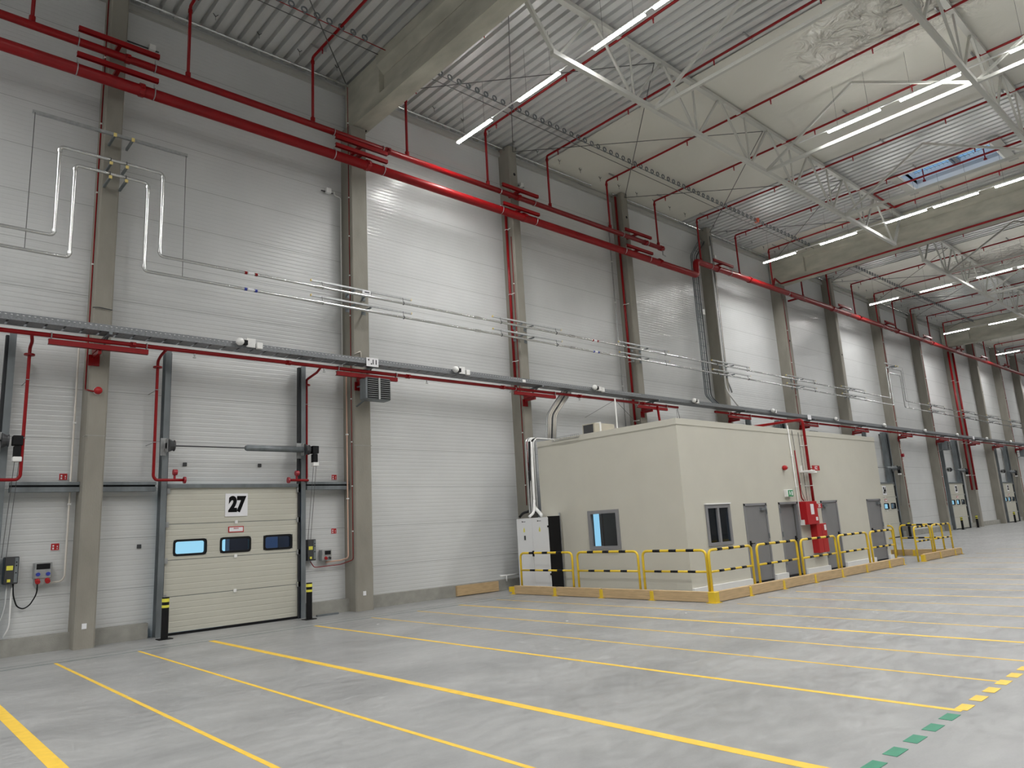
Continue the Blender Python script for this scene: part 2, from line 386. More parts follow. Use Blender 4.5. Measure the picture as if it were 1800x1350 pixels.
for i in range(1, 20): mb.bar((HX0, HY0+i*.15, 14.85), (HX1, HY0+i*.15, 14.85), .012, .012)
obj('safety_grid', mb, 'frame', sk)
mb = MB().box(HX0, -9.42, 14.7, HX1, -9.3, 14.85).box(HX0, -9.24, 14.7, HX1, -9.18, 14.85); obj('mullion', mb, 'frame', sk)
mb = MB()
for yy in (-8.25, -10.35): mb.tube([(30.15, yy, 14.9), (30.15, yy, 14.2)], .022, 8).tube([(30.15, yy, 14.25), (30.15, yy, 14.20)], .06, 8)
obj('drencher_drop', mb, 'red', sk)
# yard outside
tag(obj('dock_apron', MB().box(XW, .15, -1.3, XE, 3.0, -1.2), 'snow'), 'pale apron outside the loading doors', 'ground', kind='structure')
tag(obj('dock_curtain', MB().box(6.50, .5, -1.2, 7.29, .75, 3.2), 'navy'), 'dark navy dock curtain outside, filling the middle window of door 27', 'curtain')
tag(obj('dock_screen', MB().box(7.31, .5, -1.2, 7.66, .7, 3.2), 'bluew'), 'blue panel outside in the left half of the right door window', 'panel')
tag(obj('dock_post', MB().box(7.68, .5, -1.2, 8.3, .75, 3.2), 'navyg'), 'dark bluish post outside in the right half of the right door window', 'post')

# ================================================================== COLUMNS AND BEAMS
for i, x in enumerate([-2.55]+CX):
    k = i-1; big = (k % 4 == 1); hw = .245 if big else .177; top = 12.82 if big else 14.2
    lab = ('wide ' if big else '')+'concrete column ' + (CNAME[k] if k >= 0 else 'beyond the left edge near door 28')
    c = thing('concrete_column', lab, 'column', (x, -.26, 0), 'concrete columns along the panel wall')
    mb = MB()
    # chamfered shaft
    p = [(x-hw, 0), (x-hw, -.50), (x-hw+.03, -.53), (x+hw-.03, -.53), (x+hw, -.50), (x+hw, 0)]
    b = 0; mb.v = [(q[0], q[1], 0) for q in p]+[(q[0], q[1], top) for q in p]; n_ = len(p)
    mb.f = [tuple(range(n_)), tuple(range(2*n_-1, n_-1, -1))]+[(j, (j+1) % n_, n_+(j+1) % n_, n_+j) for j in range(n_)]
    obj('shaft', mb, 'concrete', c)
    mb = MB().box(x-hw-.008, -.534, 4.0, x+hw+.002, -.3, 4.015)
    obj('casting_joint', mb, 'plinth', c)
    if -1 < k < 2:
        obj('cover_plate', MB().box(x-.06, -.54, .36, x+.02, -.53, .46), 'signw', c)
    if k >= 2: obj('socket_hole', MB().tube([(x+.02, -.531, 13.2 if k < 5 else 9.9), (x+.02, -.536, 13.2 if k < 5 else 9.9)], .05, 12), 'black', c)
BX = [9.53, 33.12, 57.75, 81.95]
for i, x in enumerate([-14.2]+BX):
    lab = ['concrete roof beam beyond the left edge', 'first great concrete roof beam, nearest on the left', 'second concrete roof beam with a red pipe under its edge', 'third concrete roof beam down the hall', 'farthest concrete roof beam'][i]
    o = thing('concrete_beam', lab, 'beam', (x, -20, 12.8), 'concrete roof beams across the hall')
    zb = 12.84 if i < 2 else 12.72
    mb = MB().box(x-.25, YS, zb, x+.25, -1.86, zb+.28); obj('bottom_flange', mb, 'beamcon', o)
    mb = MB().box(x-.1, YS, zb+.28, x+.1, -1.86, 13.72); obj('web', mb, 'beamcon', o)
    b = MB(); b.v = [(x-.33, YS, 14.22), (x+.33, YS, 14.22), (x+.33, YS, 13.9), (x+.12, YS, 13.7), (x-.12, YS, 13.7), (x-.33, YS, 13.9)]
    b.v += [(p[0], -1.86, p[2]) for p in b.v]; b.f = [(0,1,2,3,4,5), (11,10,9,8,7,6)]+[(j, (j+1) % 6, 6+(j+1) % 6, 6+j) for j in range(6)]
    obj('top_flange', b, 'beamcon', o)
    obj('end_block', MB().box(x-.25, -1.858, zb, x+.25, -.1, 14.22), 'beamcon', o)
    obj('bearing_pad', MB().box(x-.18, -.5, zb-.03, x+.18, -.2, zb), 'black', o)

# ================================================================== TRUSSES
def truss(x0, x1, y, label):
    t = thing('roof_truss', label, 'truss', ((x0+x1)/2, y, 12.5), 'steel roof trusses')
    zt, zb = 14.12, 12.5; n = 8; L = (x1-x0)/n
    obj('top_chord', MB().box(x0, y-.07, zt-.06, x1, y+.07, zt+.06), 'truss', t)
    tops = [x0+L*i for i in range(n+1)]; bots = [(tops[i]+tops[i+1])/2 for i in range(n)]
    obj('bottom_chord', MB().box(bots[0]-.15, y-.06, zb-.06, bots[-1]+.15, y+.06, zb+.06), 'truss', t)
    for i in range(n):
        s = .09 if i in (0, n-1) else .06
        obj('diagonal', MB().bar((tops[i]+.05, y, zt), (bots[i]-.06, y, zb), s if i == 0 else .06, s if i == 0 else .06), 'truss', t)
        obj('diagonal', MB().bar((tops[i+1]-.05, y, zt), (bots[i]+.06, y, zb), s if i == n-1 else .06, s if i == n-1 else .06), 'truss', t)
        if 0 < i < n-1: obj('post', MB().bar((bots[i], y, zt), (bots[i], y, zb), .045, .045), 'truss', t)
    for i in range(1, n): obj('gusset', MB().box(tops[i]-.14, y-.08, zt-.12, tops[i]+.14, y-.07, zt-.02), 'truss', t)
    return bots
ROWN = ['nearest the wall', 'second from the wall', 'third from the wall']
for (x0, x1, rows, bn) in ((9.78, 32.8, 2, 'between the first and second beams'), (33.4, 57.4, 3, 'between the second and third beams'), (58.0, 81.6, 2, 'beyond the third beam')):
    for r in range(rows):
        y = -6.4 - 5.95*r
        bots = truss(x0, x1, y, 'pale grey roof truss %s %s' % (ROWN[r], bn))
    bb = (bots[1]+.1, bots[3]+.25, bots[5]+.1) if x0 < 10 else (bots[1], bots[3], bots[5])
    if x0 < 10: bb = (14.95, 20.8, 26.6)
    for j, x in enumerate(bb):
        for r in range(rows):
            y0 = -6.4-5.95*r; y1 = y0-5.95
            c = thing('cross_frame', '%s inverted-V cross frame %s, %s' % (ORD[j], ['on the wall-side truss pair', 'past the second truss', 'past the third truss'][r], bn), 'brace', (x, y0-2.97, 12.5), 'truss cross frames')
            obj('tie_bar', MB().bar((x, y0, 12.5), (x, y1, 12.5), .09, .09), 'truss', c)
            obj('strut', MB().bar((x, y0, 12.5), (x, (y0+y1)/2, 14.1), .07, .07), 'truss', c)
            obj('strut', MB().bar((x, y1, 12.5), (x, (y0+y1)/2, 14.1), .07, .07), 'truss', c)
# wind bracing rods
for k in range(0, 9):
    xa, xb = CX[k]+(.42 if k % 4 == 1 else 0), CX[k+1]-(.38 if k % 4 == 0 else 0)
    for a, b, s in ((xa, xb, 'rising'), (xb, xa, 'falling')):
        mb = MB().tube([(a, -6.35, 14.05), (b, -.55, 14.0)], .013, 6)
        tag(obj('bracing_rod', mb, 'wire'), 'thin bracing rod %s under the deck %s' % (s, BAYN[k]), 'rod', 'roof bracing rods')
# gutter-like pipe at wall top, between beams
for i, (a, b) in enumerate(((-14, 9.2), (9.9, 19.4), (20.6, 32.7), (33.6, 44), (46, 57.4), (58.2, 81.5))):
    mb = MB().tube([(a, -.32, 14.12), (b, -.32, 14.12)], .035, 10); o = obj('eaves_tube', mb, 'pipe')
    tag(o, 'bright steel tube along the top of the wall, %s length from the left' % ORD[i], 'pipe', 'eaves tubes')
# y-shaped hooks
hk = MB().bar((0, 0, 0), (0, 0, -.12), .008, .008).bar((0, 0, -.02), (-.06, 0, .05), .015, .015).bar((0, 0, -.02), (.06, 0, .05), .015, .015)
h0 = None; xx = 5.4; hn = 0
while xx < 56:
    if h0 is None:
        h0 = obj('deck_hook', hk, 'wire', loc=(0, 0, 0)); tag(h0, 'small dark forked hook under the deck edge, first from the left', 'hook', 'forked hooks along the deck edge'); h0.location = (xx, -.85, 14.15)
    else: dup(h0, (xx, -.85, 14.15), 'small dark forked hook under the deck edge, %s from the left' % ORD[hn])
    xx += 1.07; hn += 1
# rings for cables
rg = MB().ring((0, 0, 0), .07, .02, 'y', 14, 5).box(-.03, -.02, -.1, .03, .02, -.075)
r0 = None
for a, b, g in ((5.9, 8.8, 'cable rings left of the first beam'), (10.85, 32.5, 'cable rings between the first and second beams'), (36.9, 56.8, 'cable rings between the second and third beams')):
    xx = a; rn_ = 0
    while xx < b:
        if r0 is None:
            r0 = obj('cable_ring', rg, 'galvd', loc=(0, 0, 0)); tag(r0, 'round cable hanger, first from the left in the row left of the first beam', 'cable hanger', g); r0.location = (xx, -2.47, 14.03)
        else: dup(r0, (xx, -2.47, 14.03), 'round cable hanger, %s from the left in the row %s' % (ORD[rn_], g[12:]), g)
        rn_ += 1
        if rn_ == 0: rn_ = 1
        xx += .325 if g != 'cable rings between the second and third beams' else .34
    for yy, zz, nm in ((-2.47, 13.94, 'front'), (-2.12, 14.02, 'rear')):
        tag(obj('support_wire', MB().tube([(a-.7, yy, zz), (b+.3, yy, zz)], .012, 6), 'red' if (a < 6 and nm == 'front') else 'wire'), '%s thin wire of the %s' % (nm, g), 'wire', 'wires carrying the cable rings')
tag(obj('alarm_beacon', MB().tube([(27.6, -2.45, 14.1), (27.6, -2.45, 13.95)], [.12, .09], 14), 'orange', smooth=True), 'orange-red round beacon under the deck at the cable rings', 'beacon')

# ================================================================== LAMPS
YL = [-1.55, -4.17, -6.82, -8.57, -10.6]
while YL[-1] > -20: YL.append(YL[-1]-2.62)
lz = 12.8
def lampproto():
    t = thing('linear_light', 'x', 'ceiling light', (0, 0, 0)); o = (0, 0, 0)
    obj('diffuser', MB().box(-.045, -1.5, -.022, .045, 0, .0), 'lamp', t); obj('housing', MB().box(-.035, -1.5, .001, .035, 0, .045), 'housing', t)
    for yy in (-.3, -1.2): obj('suspension', MB().tube([(0, yy, .045), (0, yy, 1.35)], .004, 5), 'wire', t)
    ld = bpy.data.lights.new('led_strip', 'AREA'); ld.shape = 'RECTANGLE'; ld.size = .09; ld.size_y = 1.5; ld.energy = LAMP_W; ld.color = (1, .99, .975); ld.spread = math.radians(158)
    lo = bpy.data.objects.new('led_strip', ld); COL.objects.link(lo); lo.location = (0, -.75, -.03); lo.parent = t; lo['_o'] = [0, 0, 0]
    return t
L0 = lampproto(); used = False
ROWS = [(-36, 0, 'leftmost'), (-28, 0, 'second leftmost'), (-20, 0, 'third leftmost'), (-12.2, 0, 'far-left first'), (-3.4, 0, 'far-left second'), (5.5, 5, 'last before the first beam'), (12.1, 0, 'first past the first beam'), (20.6, 3, 'middle between the first and second beams'), (29.5, 0, 'last before the second beam'),
        (41.1, 0, 'first past the second beam'), (53.1, 0, 'last before the third beam'), (65.0, 0, 'first past the third beam'), (77.0, 0, 'second past the third beam'), (89.0, 0, 'farthest')]
for x, s, rn in ROWS:
    ys = YL[s:]
    tr = thing('lighting_track', 'thin pale track of the %s light row' % rn, 'track', (x, ys[0], lz), 'lighting tracks')
    obj('track', MB().box(x-.02, YS+1, lz+.045, x+.02, ys[0]+(.9 if s else .02), lz+.075), 'housing', tr)
    for i, y in enumerate(ys):
        lab = 'glowing linear light, %s from the wall, %s row' % (ORD[i], rn)
        if not used: L0.location = (x, y, lz); L0['label'] = lab; L0['group'] = 'linear ceiling lights'; used = True
        else: dup(L0, (x, y, lz), lab, 'linear ceiling lights')

# ================================================================== SPRINKLER PIPES
def coupling(mb, x, y, z, r): mb.tube([(x-.05, y, z), (x+.05, y, z)], r, 12).box(x-.03, y-r-.04, z-.03, x+.03, y+r+.04, z+.03)
def main_pipe(name, pts, r, label, cps):
    t = thing(name, label, 'pipe', pts[0]); obj('pipe', MB().tube(fillet(pts, .18), r, 16), 'red', t, smooth=True)
    for c in cps:
        m_ = MB(); coupling(m_, c, pts[0][1] if len(c_ := (c,)) else 0, [p[2] for p in pts][0] if c < pts[-1][0] else pts[-1][2], r*1.22); obj('coupling', m_, 'red', t)
    return t
main_pipe('sprinkler_main_pipe', [(-14, -.92, 12.15), (22.75, -.92, 12.15)], .085, 'upper red sprinkler main above the thick red pipe', (3.55, 10.1, 15.0, 21.6, 22.6))
t = thing('sprinkler_main_pipe', 'thick lower red sprinkler main stepping up beside the cable ladder', 'pipe', (24.9, -.92, 11.5), None)
obj('pipe', MB().tube(fillet([(-14, -.92, 11.52), (24.95, -.92, 11.5), (24.95, -.92, 12.12), (100, -.92, 12.45)], .16), .125, 16), 'red', t, smooth=True)
for c in (3.85, 9.45, 15.2, 22.4): m_ = MB(); coupling(m_, c, -.92, 11.52, .15); obj('coupling', m_, 'red', t)
for c in (26.6, 29.2, 37.6, 41, 46.5, 52.5): m_ = MB(); coupling(m_, c, -.92, 12.12+.33*(c-24.95)/75, .15); obj('coupling', m_, 'red', t)
m_ = MB().tube([(22.7, -.92, 12.08), (22.7, -.92, 11.9), (22.8, -.98, 11.85)], .03, 8); tag(obj('drain_valve', m_, 'galv'), 'small grey drain valve at the end of the upper red main', 'valve')
BR = [1.8, 4.8, 7.87, 10.75, 13.74, 16.47, 19.56, 22.45, 25.38, 28.41, 31.38, 34.39, 37.45, 40.55, 43.7, 46.4, 49.4, 52.4, 55.5, 58.6, 61.6, 64.6, 67.6, 70.6, 73.6, 76.6, 79.6]
for i, x in enumerate(BR):
    zh = 12.24 if x < 25.2 else 12.2+.33*(x-25)/75
    t = thing('sprinkler_branch_pipe', 'red sprinkler branch dropping from the deck to the main, %s from the left' % ORD[i], 'pipe', (x, -.92, zh), 'red sprinkler branch pipes')
    ey = YS+2
    if x == 25.38: ey = -16.
    obj('pipe', MB().tube(fillet([(x, -.92, zh), (x, -.92, 14.08), (x, ey, 14.08)], .08), .036, 10), 'red', t, smooth=True)
    obj('saddle', MB().tube([(x, -.92, zh-.02), (x, -.92, zh+.1)], .06, 10), 'red', t); obj('elbow_collar', MB().tube([(x, -.92, 13.9), (x, -.92, 13.98)], .05, 10), 'red', t)
    y = -1.45
    for k in range(6):
        mb = MB().tube([(x, y, 14.05), (x, y, 13.97)], .022, 8).bar((x, y, 13.97), (x, y, 13.9), .03, .012).tube([(x, y, 13.9), (x, y, 13.895)], .02, 8)
        obj('sprinkler_head', mb, 'reddk', t); y -= 3.0
    for y in (-1.25, -4.9, -8.5, -12.1):
        obj('hanger_rail', MB().box(x-.22, y-.02, 14.15, x+.22, y+.02, 14.19).tube([(x, y, 14.17), (x, y, 14.1)], .007, 6), 'galv', t)
# pipe along beam F, kinked pipe near the rooflight
mb = MB().tube(fillet([(31.5, -.9, 12.35), (31.95, -.75, 12.8), (32.8, -.62, 12.72), (32.8, YS+3, 12.74)], .12), .045, 10)
tag(obj('beam_side_pipe', mb, 'red', smooth=True), 'red pipe running along the lower edge of the second concrete beam', 'pipe')
mb = MB().tube(fillet([(29.15, -14, 14.0), (29.15, -6.68, 14.0), (31.3, -6.68, 14.0), (31.3, -7.1, 14.05)], .08), .04, 10)
tag(obj('offset_pipe', mb, 'red', smooth=True), 'red pipe with a sharp sideways offset beside the rooflight', 'pipe')
# low sprinkler pipe
ZL = 5.80
for a, b, lab in ((-14, 22.5, 'slim red pipe under the cable tray, left run over door 27'), (25.0, 100, 'slim red pipe under the cable tray, run behind and beyond the cabin')):
    t = thing('low_sprinkler_pipe', lab, 'pipe', (a, -1.02, ZL)); obj('pipe', MB().tube([(a, -1.02, ZL), (b, -1.02, ZL)], .045, 12), 'red', t, smooth=True)
    x = a+1.2 if a > 0 else 3.9
    while x < min(b, 60):
        m_ = MB(); coupling(m_, x, -1.02, ZL, .058); obj('coupling', m_, 'red', t); x += 3.3
    x = a+2.1 if a > 0 else 5.1
    while x < min(b, 60):
        obj('sprinkler_head', MB().tube([(x, -1.02, ZL-.03), (x, -1.02, ZL-.1)], .018, 8).tube([(x, -1.02, ZL-.13), (x, -1.02, ZL-.12)], .035, 8), 'galv', t); x += 3.0
# supports on columns
def bracket(x, z, zp, rp, label, grp, y=-1.1, hw=.78, up=True, arm='red', yp=-.92):
    t = thing('pipe_bracket', label, 'bracket', (x, -.53, z), grp)
    obj('bar', MB().box(x-hw, y-.02, z-.05, x+hw, y+.02, z+.05).box(x-hw, y, z+.04, x+hw, y+.06, z+.05).box(x-hw, y, z-.05, x+hw, y+.06, z-.04), 'red', t)
    obj('arm', MB().box(x-.04, y+.02, z-.04, x+.04, -.53, z+.04), 'red', t)
    for s in (-1, 1):
        xx = x+s*(hw-.04); obj('clamp', MB().ring((xx, yp, zp), rp+.008, .011, 'x', 16, 6).tube([(xx, yp, zp+rp), (xx, yp, max(z, zp+rp)+.0)], .008, 6), 'galv', t)
    return t
g1, g2, g3 = 'brackets of the upper red main', 'brackets of the thick red main', 'brackets of the slim red pipe'
bracket(3.36, 12.35, 12.15, .085, 'red channel bracket of the upper main on the column left of door 27', g1)
bracket(3.36, 11.76, 11.52, .125, 'red channel bracket of the thick main on the column left of door 27', g2)
bracket(9.2, 11.94, 12.15, .085, 'red channel bracket of the upper main on the first beam column', g1)
bracket(9.2, 11.71, 11.52, .125, 'red channel bracket of the thick main on the first beam column', g2)
bracket(14.97, 12.31, 12.15, .085, 'red channel bracket of the upper main on the column above the cabinets', g1)
bracket(14.97, 11.68, 11.52, .125, 'red channel bracket of the thick main on the column above the cabinets', g2)
bracket(21.0, 12.31, 12.15, .085, 'red channel bracket of the upper main just before it ends', g1)
bracket(21.0, 11.68, 11.52, .125, 'red channel bracket of the thick main just before it steps up', g2)
for k in range(4, 12):
    x = CX[k]; zp = 12.12+.33*(x-24.95)/75
    bracket(x-.1 if k != 5 else x+.4, zp+(.24 if k != 5 else -.18), zp, .125, 'red bracket of the thick main, column %s' % CNAME[k], g2)
for k in range(0, 12):
    x = CX[k]-.12
    t = bracket(x, 5.68, ZL, .045, 'red bracket of the slim pipe, column %s' % CNAME[k], g3, y=-1.02, hw=.87, yp=-1.02)
    obj('wall_plate', MB().box(x-.1, -.56, 5.4, x+.1, -.53, 5.62).box(x-.03, -1.0, 5.55, x+.03, -.53, 5.63), 'red', t)
# risers
for (x, y, z0, z1, r, lab) in ((14.99, -.3, 5.85, 11.95, .045, 'red riser pipe on the column above the cabinets'), (20.8, -.3, 4.3, 14.05, .045, 'red riser pipe on the column over the left part of the cabin'),
                               (56.5, -.65, 2.5, 12.2, .07, 'left one of the twin red risers'), (57.5, -.65, 2.5, 12.2, .07, 'right one of the twin red risers')):
    t = thing('riser_pipe', lab, 'pipe', (x, y, z0)); obj('pipe', MB().tube([(x, y, z0), (x, y, z1)], r, 12), 'red', t, smooth=True)
    z = z0+1
    while z < z1: obj('clamp', MB().ring((x, y, z), r+.008, .01, 'z', 12, 6).box(x-.01, y, z-.01, x+.01, -.5, z+.01), 'white', t); z += 2.2

# ================================================================== HEATING PIPES
def heat(zlow, ztop, xl, xr, xl2, xr2, lab):
    t = thing('heating_pipe', lab, 'pipe', (xl, -.98, zlow)); y = -.98
    obj('pipe', MB().tube(fillet([(-14, y, zlow), (xl, y, zlow), (xl, y, ztop), (xr, y, ztop), (xr, y, zlow), (xl2, y, zlow), (xl2, y, ztop-.05), (xr2, y, ztop-.05), (xr2, y, zlow), (100, y, zlow)], .09), .034, 12), 'pipe', t, smooth=True)
    for (x, z) in ((xl, zlow+.1), (xl, ztop-.1), (xr, ztop-.1), (xr, zlow+.1)): obj('elbow_collar', MB().tube([(x, y, z-.03), (x, y, z+.03)], .045, 12), 'pipe', t)
    for x in (8.0, 13.0, 17.0, 23.0): obj('fitting', MB().tube([(x-.1, y, zlow), (x+.1, y, zlow)], .045, 12), 'pipe', t)
    return t
h1 = heat(7.80, 9.68, 2.42, 4.34, 43.6, 45.9, 'upper silver heating pipe with a tall loop over the column left of door 27')
h2 = heat(7.41, 9.37, 2.70, 4.05, 43.9, 45.6, 'lower silver heating pipe with a tall loop over the column left of door 27')
for h, zz, c in ((h1, 7.80, 'red'), (h2, 7.41, 'blue')):
    for x in (6.3, 18.15):
        for s in (-.12, .12): o = obj('marker_band', MB().tube([(x+s-.03, -.98, zz), (x+s+.03, -.98, zz)], .037, 12), c, h)
        obj('marker_label', MB().tube([(x-.07, -.98, zz), (x+.07, -.98, zz)], .036, 12), 'signw', h)
def strut(x, z, zp, lab, yellow=False, hw=1.46):
    t = thing('support_rail', lab, 'bracket', (x, -.53, z), 'silver rails carrying the heating pipes'); y = -.92
    obj('rail', MB().box(x-hw, y-.025, z-.022, x+hw, y+.02, z+.022), 'galv', t)
    for s in (-1, 1): obj('end_cap', MB().box(x+s*hw-.01, y-.028, z-.025, x+s*hw+.01, y+.023, z+.025), 'capy', t)
    for s in (-.25, .22): obj('arm', MB().box(x+s-.02, y, z-.06, x+s+.02, -.53, z-.022).box(x+s-.06, -.54, z-.14, x+s+.06, -.53, z+.02), 'galvd', t)
    for s in (-1, 1):
        xx = x+s*(hw-.28); obj('hanger', MB().tube([(xx, -.95, z), (xx, -.98, zp)], .007, 6).ring((xx, -.98, zp), .04, .01, 'x', 12, 5), 'dark', t)
for k in range(1, 13):
    if k == 7: continue
    x = CX[k]-.15
    strut(x, 7.96, 7.80, 'upper silver rail on the column %s' % CNAME[k]); strut(x, 7.58, 7.41, 'lower silver rail on the column %s' % CNAME[k])
t = thing('rail_label', 'small white label plate on the upper silver rail of the first beam column', 'sign', (9.3, -.95, 7.86)); signbox('plate', 9.22, -.95, 7.86, 9.46, 7.97, parent=t); obj('print_line', MB().box(9.28, -.965, 7.90, 9.42, -.962, 7.925), 'ink', t)
def longrail(x, z, hw, lab):
    t = thing('loop_rail', lab, 'bracket', (x, -.53, z))
    obj('rail', MB().box(x-hw, -.94, z-.03, x+hw, -.88, z+.03), 'galv', t)
    for s in (-.02, .32): obj('arm', MB().box(x+s-.02, -1.02, z-.09, x+s+.02, -.53, z-.03), 'galvd', t); obj('end_cap', MB().box(x+s-.028, -1.05, z-.1, x+s+.028, -1.02, z-.025), 'capy', t)
    for s in (-1, 1): obj('long_rod', MB().tube([(x+s*(hw-.04), -.95, z-.03), (x+s*(hw-.04), -.98, 7.4)], .007, 6), 'wire', t)
longrail(3.39, 10.3, 1.46, 'long silver rail with hanging rods above the pipe loop left of door 27'); longrail(45.0, 9.9, 1.3, 'long silver rail above the far pipe loop right of door 24')
for z, zn in ((9.58, 'upper'), (9.27, 'lower')):
    for x, sn in ((3.32, 'left'), (3.62, 'right')):
        t = thing('capped_bracket', '%s %s yellow-capped arm under the pipe loop left of door 27' % (zn, sn), 'bracket', (x, -.53, z), 'yellow-capped arms')
        obj('arm', MB().box(x-.022, -1.04, z-.03, x+.022, -.53, z+.02), 'galvd', t); obj('end_cap', MB().box(x-.028, -1.07, z-.035, x+.028, -1.04, z+.025), 'capy', t)
        obj('clamp', MB().ring((x, -.98, z+.1), .04, .01, 'x', 12, 5), 'dark', t)

# ================================================================== CABLE TRAY
t = thing('cable_tray', 'long grey perforated cable tray running the length of the wall', 'cable tray', (20, -1.05, 5.95))
obj('side_rail', MB().box(-14, -1.25, 5.95, 100, -1.235, 6.085).box(-14, -.86, 5.95, 100, -.845, 6.085), 'tray', t)
mb = MB()
x = -3.
while x < 60: mb.box(x, -1.235, 5.955, x+.26, -.86, 5.962); x += .3
mb.box(60, -1.235, 5.955, 100, -.86, 5.962)
obj('base', mb, 'tray', t)
mb = MB(); x = 1.0
while x < 20: mb.box(x, -1.252, 6.045, x+.03, -1.2505, 6.053); x += .09
o = obj('perforation', mb, 'white', t); o['kind'] = 'stuff'
obj('cables', MB().tube([(-14, -1.1, 5.99), (100, -1.1, 5.99)], .025, 8).tube([(-14, -1.0, 5.985), (100, -1.0, 5.985)], .02, 8), 'dark', t)
for k in range(0, 14):
    x = CX[k]; c = thing('tray_console', 'steel tray console on the column %s' % CNAME[k], 'bracket', (x, -.53, 5.9), 'tray consoles')
    obj('arm', MB().box(x-.03, -1.25, 5.9, x+.03, -.53, 5.95).bar((x, -1.0, 5.9), (x, -.55, 5.7), .03, .03), 'galvd', c)
CAMX = [6.03, 11.93, 17.6, 23.2, 29.1, 35.2, 41.1, 47.2, 53.0, 59.3, 65.3, 71.3]
for i, x in enumerate(CAMX):
    c = thing('security_camera', 'white ball camera on the cable tray %s' % BAYN[i], 'camera', (x, -1.33, 5.9), 'white cameras on the cable tray')
    mb = MB(); nn = 10
    mb.tube([(x-.1+.09*math.cos(PI-PI*j/nn)*1.0, -1.36, 6.06) for j in range(nn+1)], [max(.004, .085*math.sin(PI*j/nn)) for j in range(nn+1)], 14)
    obj('ball', mb, 'white', c, smooth=True); obj('lens', MB().box(x-.02, -1.40, 6.0, x+.06, -1.32, 6.1), 'black', c)
    if i in (0, 1): obj('mounting_plate', MB().box(x+.07, -1.30, 5.98, x+.27, -1.27, 6.18).bar((x+.08, -1.305, 5.99), (x+.26, -1.305, 6.17), .01, .01), 'white', c)
    else: obj('mounting_plate', MB().box(x+.08, -1.34, 5.98, x+.26, -1.26, 6.12), 'white', c)
    if i in (0, 1, 2): obj('junction_box', MB().box(x+.29, -1.34, 5.96, x+.42, -1.26, 6.1), 'white', c, bevel=.01)
for i, (x, s) in enumerate(((9.28, '11'), (32.5, '10'), (56.5, '9'))):
    c = thing('bay_sign', 'white bay number sign on the cable tray by the %s beam column' % ORD[i], 'sign', (x, -1.3, 5.88), 'bay number signs')
    signbox('plate', x-.17, -1.27, 5.88, x+.17, 6.10, parent=c)
    if i == 0:
        obj('lettering', text_mesh(s, .17, (x+.06, -1.284, 5.99), bold=.003), 'ink', c)
        obj('arrow_mark', MB().prism([(x-.14, 6.05), (x-.09, 6.07), (x-.1, 6.01)], -1.286, -1.283).prism([(x-.06, 5.95), (x-.02, 5.97), (x-.02, 5.92)], -1.286, -1.283), 'ink', c)
for x in (14.46, 16.25, 19.2):
    pass
tag(obj('tray_sleeve', MB().box(14.4, -1.262, 5.97, 14.52, -1.25, 6.05), 'white'), 'small white label on the tray above the cabinets', 'label')
# riser frames with cables: tall ladder beside column E, ladder to cabinets
def ladder(pts, w_, name, lab, mrail='galv', cables=4, cabm='cond'):
    t = thing(name, lab, 'cable ladder', pts[-1]); P = fillet(pts, .15, 4)
    for s in (-w_/2, w_/2): obj('rail', MB().tube([(p[0]+s, p[1], p[2]) for p in P], .025, 6), mrail, t)
    for j in range(cables):
        s = -w_/2+.06+j*(w_-.12)/max(1, cables-1)
        obj('cable', MB().tube([(p[0]+s, p[1]-.03, p[2]) for p in P], .022, 8), cabm if j % 3 != 2 else ('black' if cabm == 'white' else 'dark'), t, smooth=True)
    mb = MB(); 
    for i in range(len(P)-1):
        a, b = P[i], P[i+1]; L_ = (b-a).length; n = int(L_/.3)
        for k in range(n): q = a+(b-a)*((k+.5)/max(1, n)); mb.box(q.x-w_/2, q.y-.005, q.z-.01, q.x+w_/2, q.y+.005, q.z+.01)
    if mb.v: obj('rungs', mb, mrail, t)
    return t
ladder([(26.6, -.3, 13.6), (26.35, -.3, 13.3), (25.75, -.35, 12.7), (25.72, -.35, 6.6), (25.95, -.7, 6.1)], .42, 'cable_ladder', 'tall grey cable ladder rising from the tray to the deck', 'galvd', 3, 'galvd')
tag(obj('white_conduit', MB().tube(fillet([(26.72, -.6, 13.3), (26.72, -.6, 6.9), (27.2, -.8, 6.2)], .2), .035, 10), 'white', smooth=True), 'white lagged conduit on the column beside the tall cable ladder', 'conduit')
tag(obj('grey_conduit', MB().tube(fillet([(27.5, -.4, 6.9), (27.0, -.5, 7.5), (26.9, -.56, 8.2), (26.9, -.56, 13.8)], .2), .03, 10), 'galv', smooth=True), 'grey conduit curving down to the tray beside the tall cable ladder', 'conduit')
tag(obj('wall_floodlight', MB().box(26.15, -.25, 10.2, 26.35, -.05, 10.45), 'white', bevel=.02), 'small white fitting on the wall beside the tall cable ladder', 'fitting')
ladder([(16.75, -.8, 5.95), (16.0, -.8, 5.15), (15.9, -.8, 4.35)], .42, 'cable_ladder', 'short cable ladder dropping from the tray to the cabin roof', 'galv', 5, 'cond')
ladder([(16.2, -1.1, 4.32), (14.75, -1.15, 4.32), (14.62, -1.18, 4.2), (14.62, -1.18, 2.15)], .34, 'cable_ladder', 'upright cable ladder above the white electrical cabinets', 'galv', 4, 'white')
tag(obj('cable_bundle', MB().tube(fillet([(14.35, -1.75, 2.06), (14.55, -1.5, 2.12), (14.62, -1.2, 2.3), (14.62, -1.22, 4.2)], .1), .05, 8).tube(fillet([(14.3, -1.3, 2.04), (14.5, -1.3, 2.15), (14.6, -1.24, 2.5)], .1), .04, 8), 'white', smooth=True), 'bundle of white cables entering the cabinet tops', 'cables')
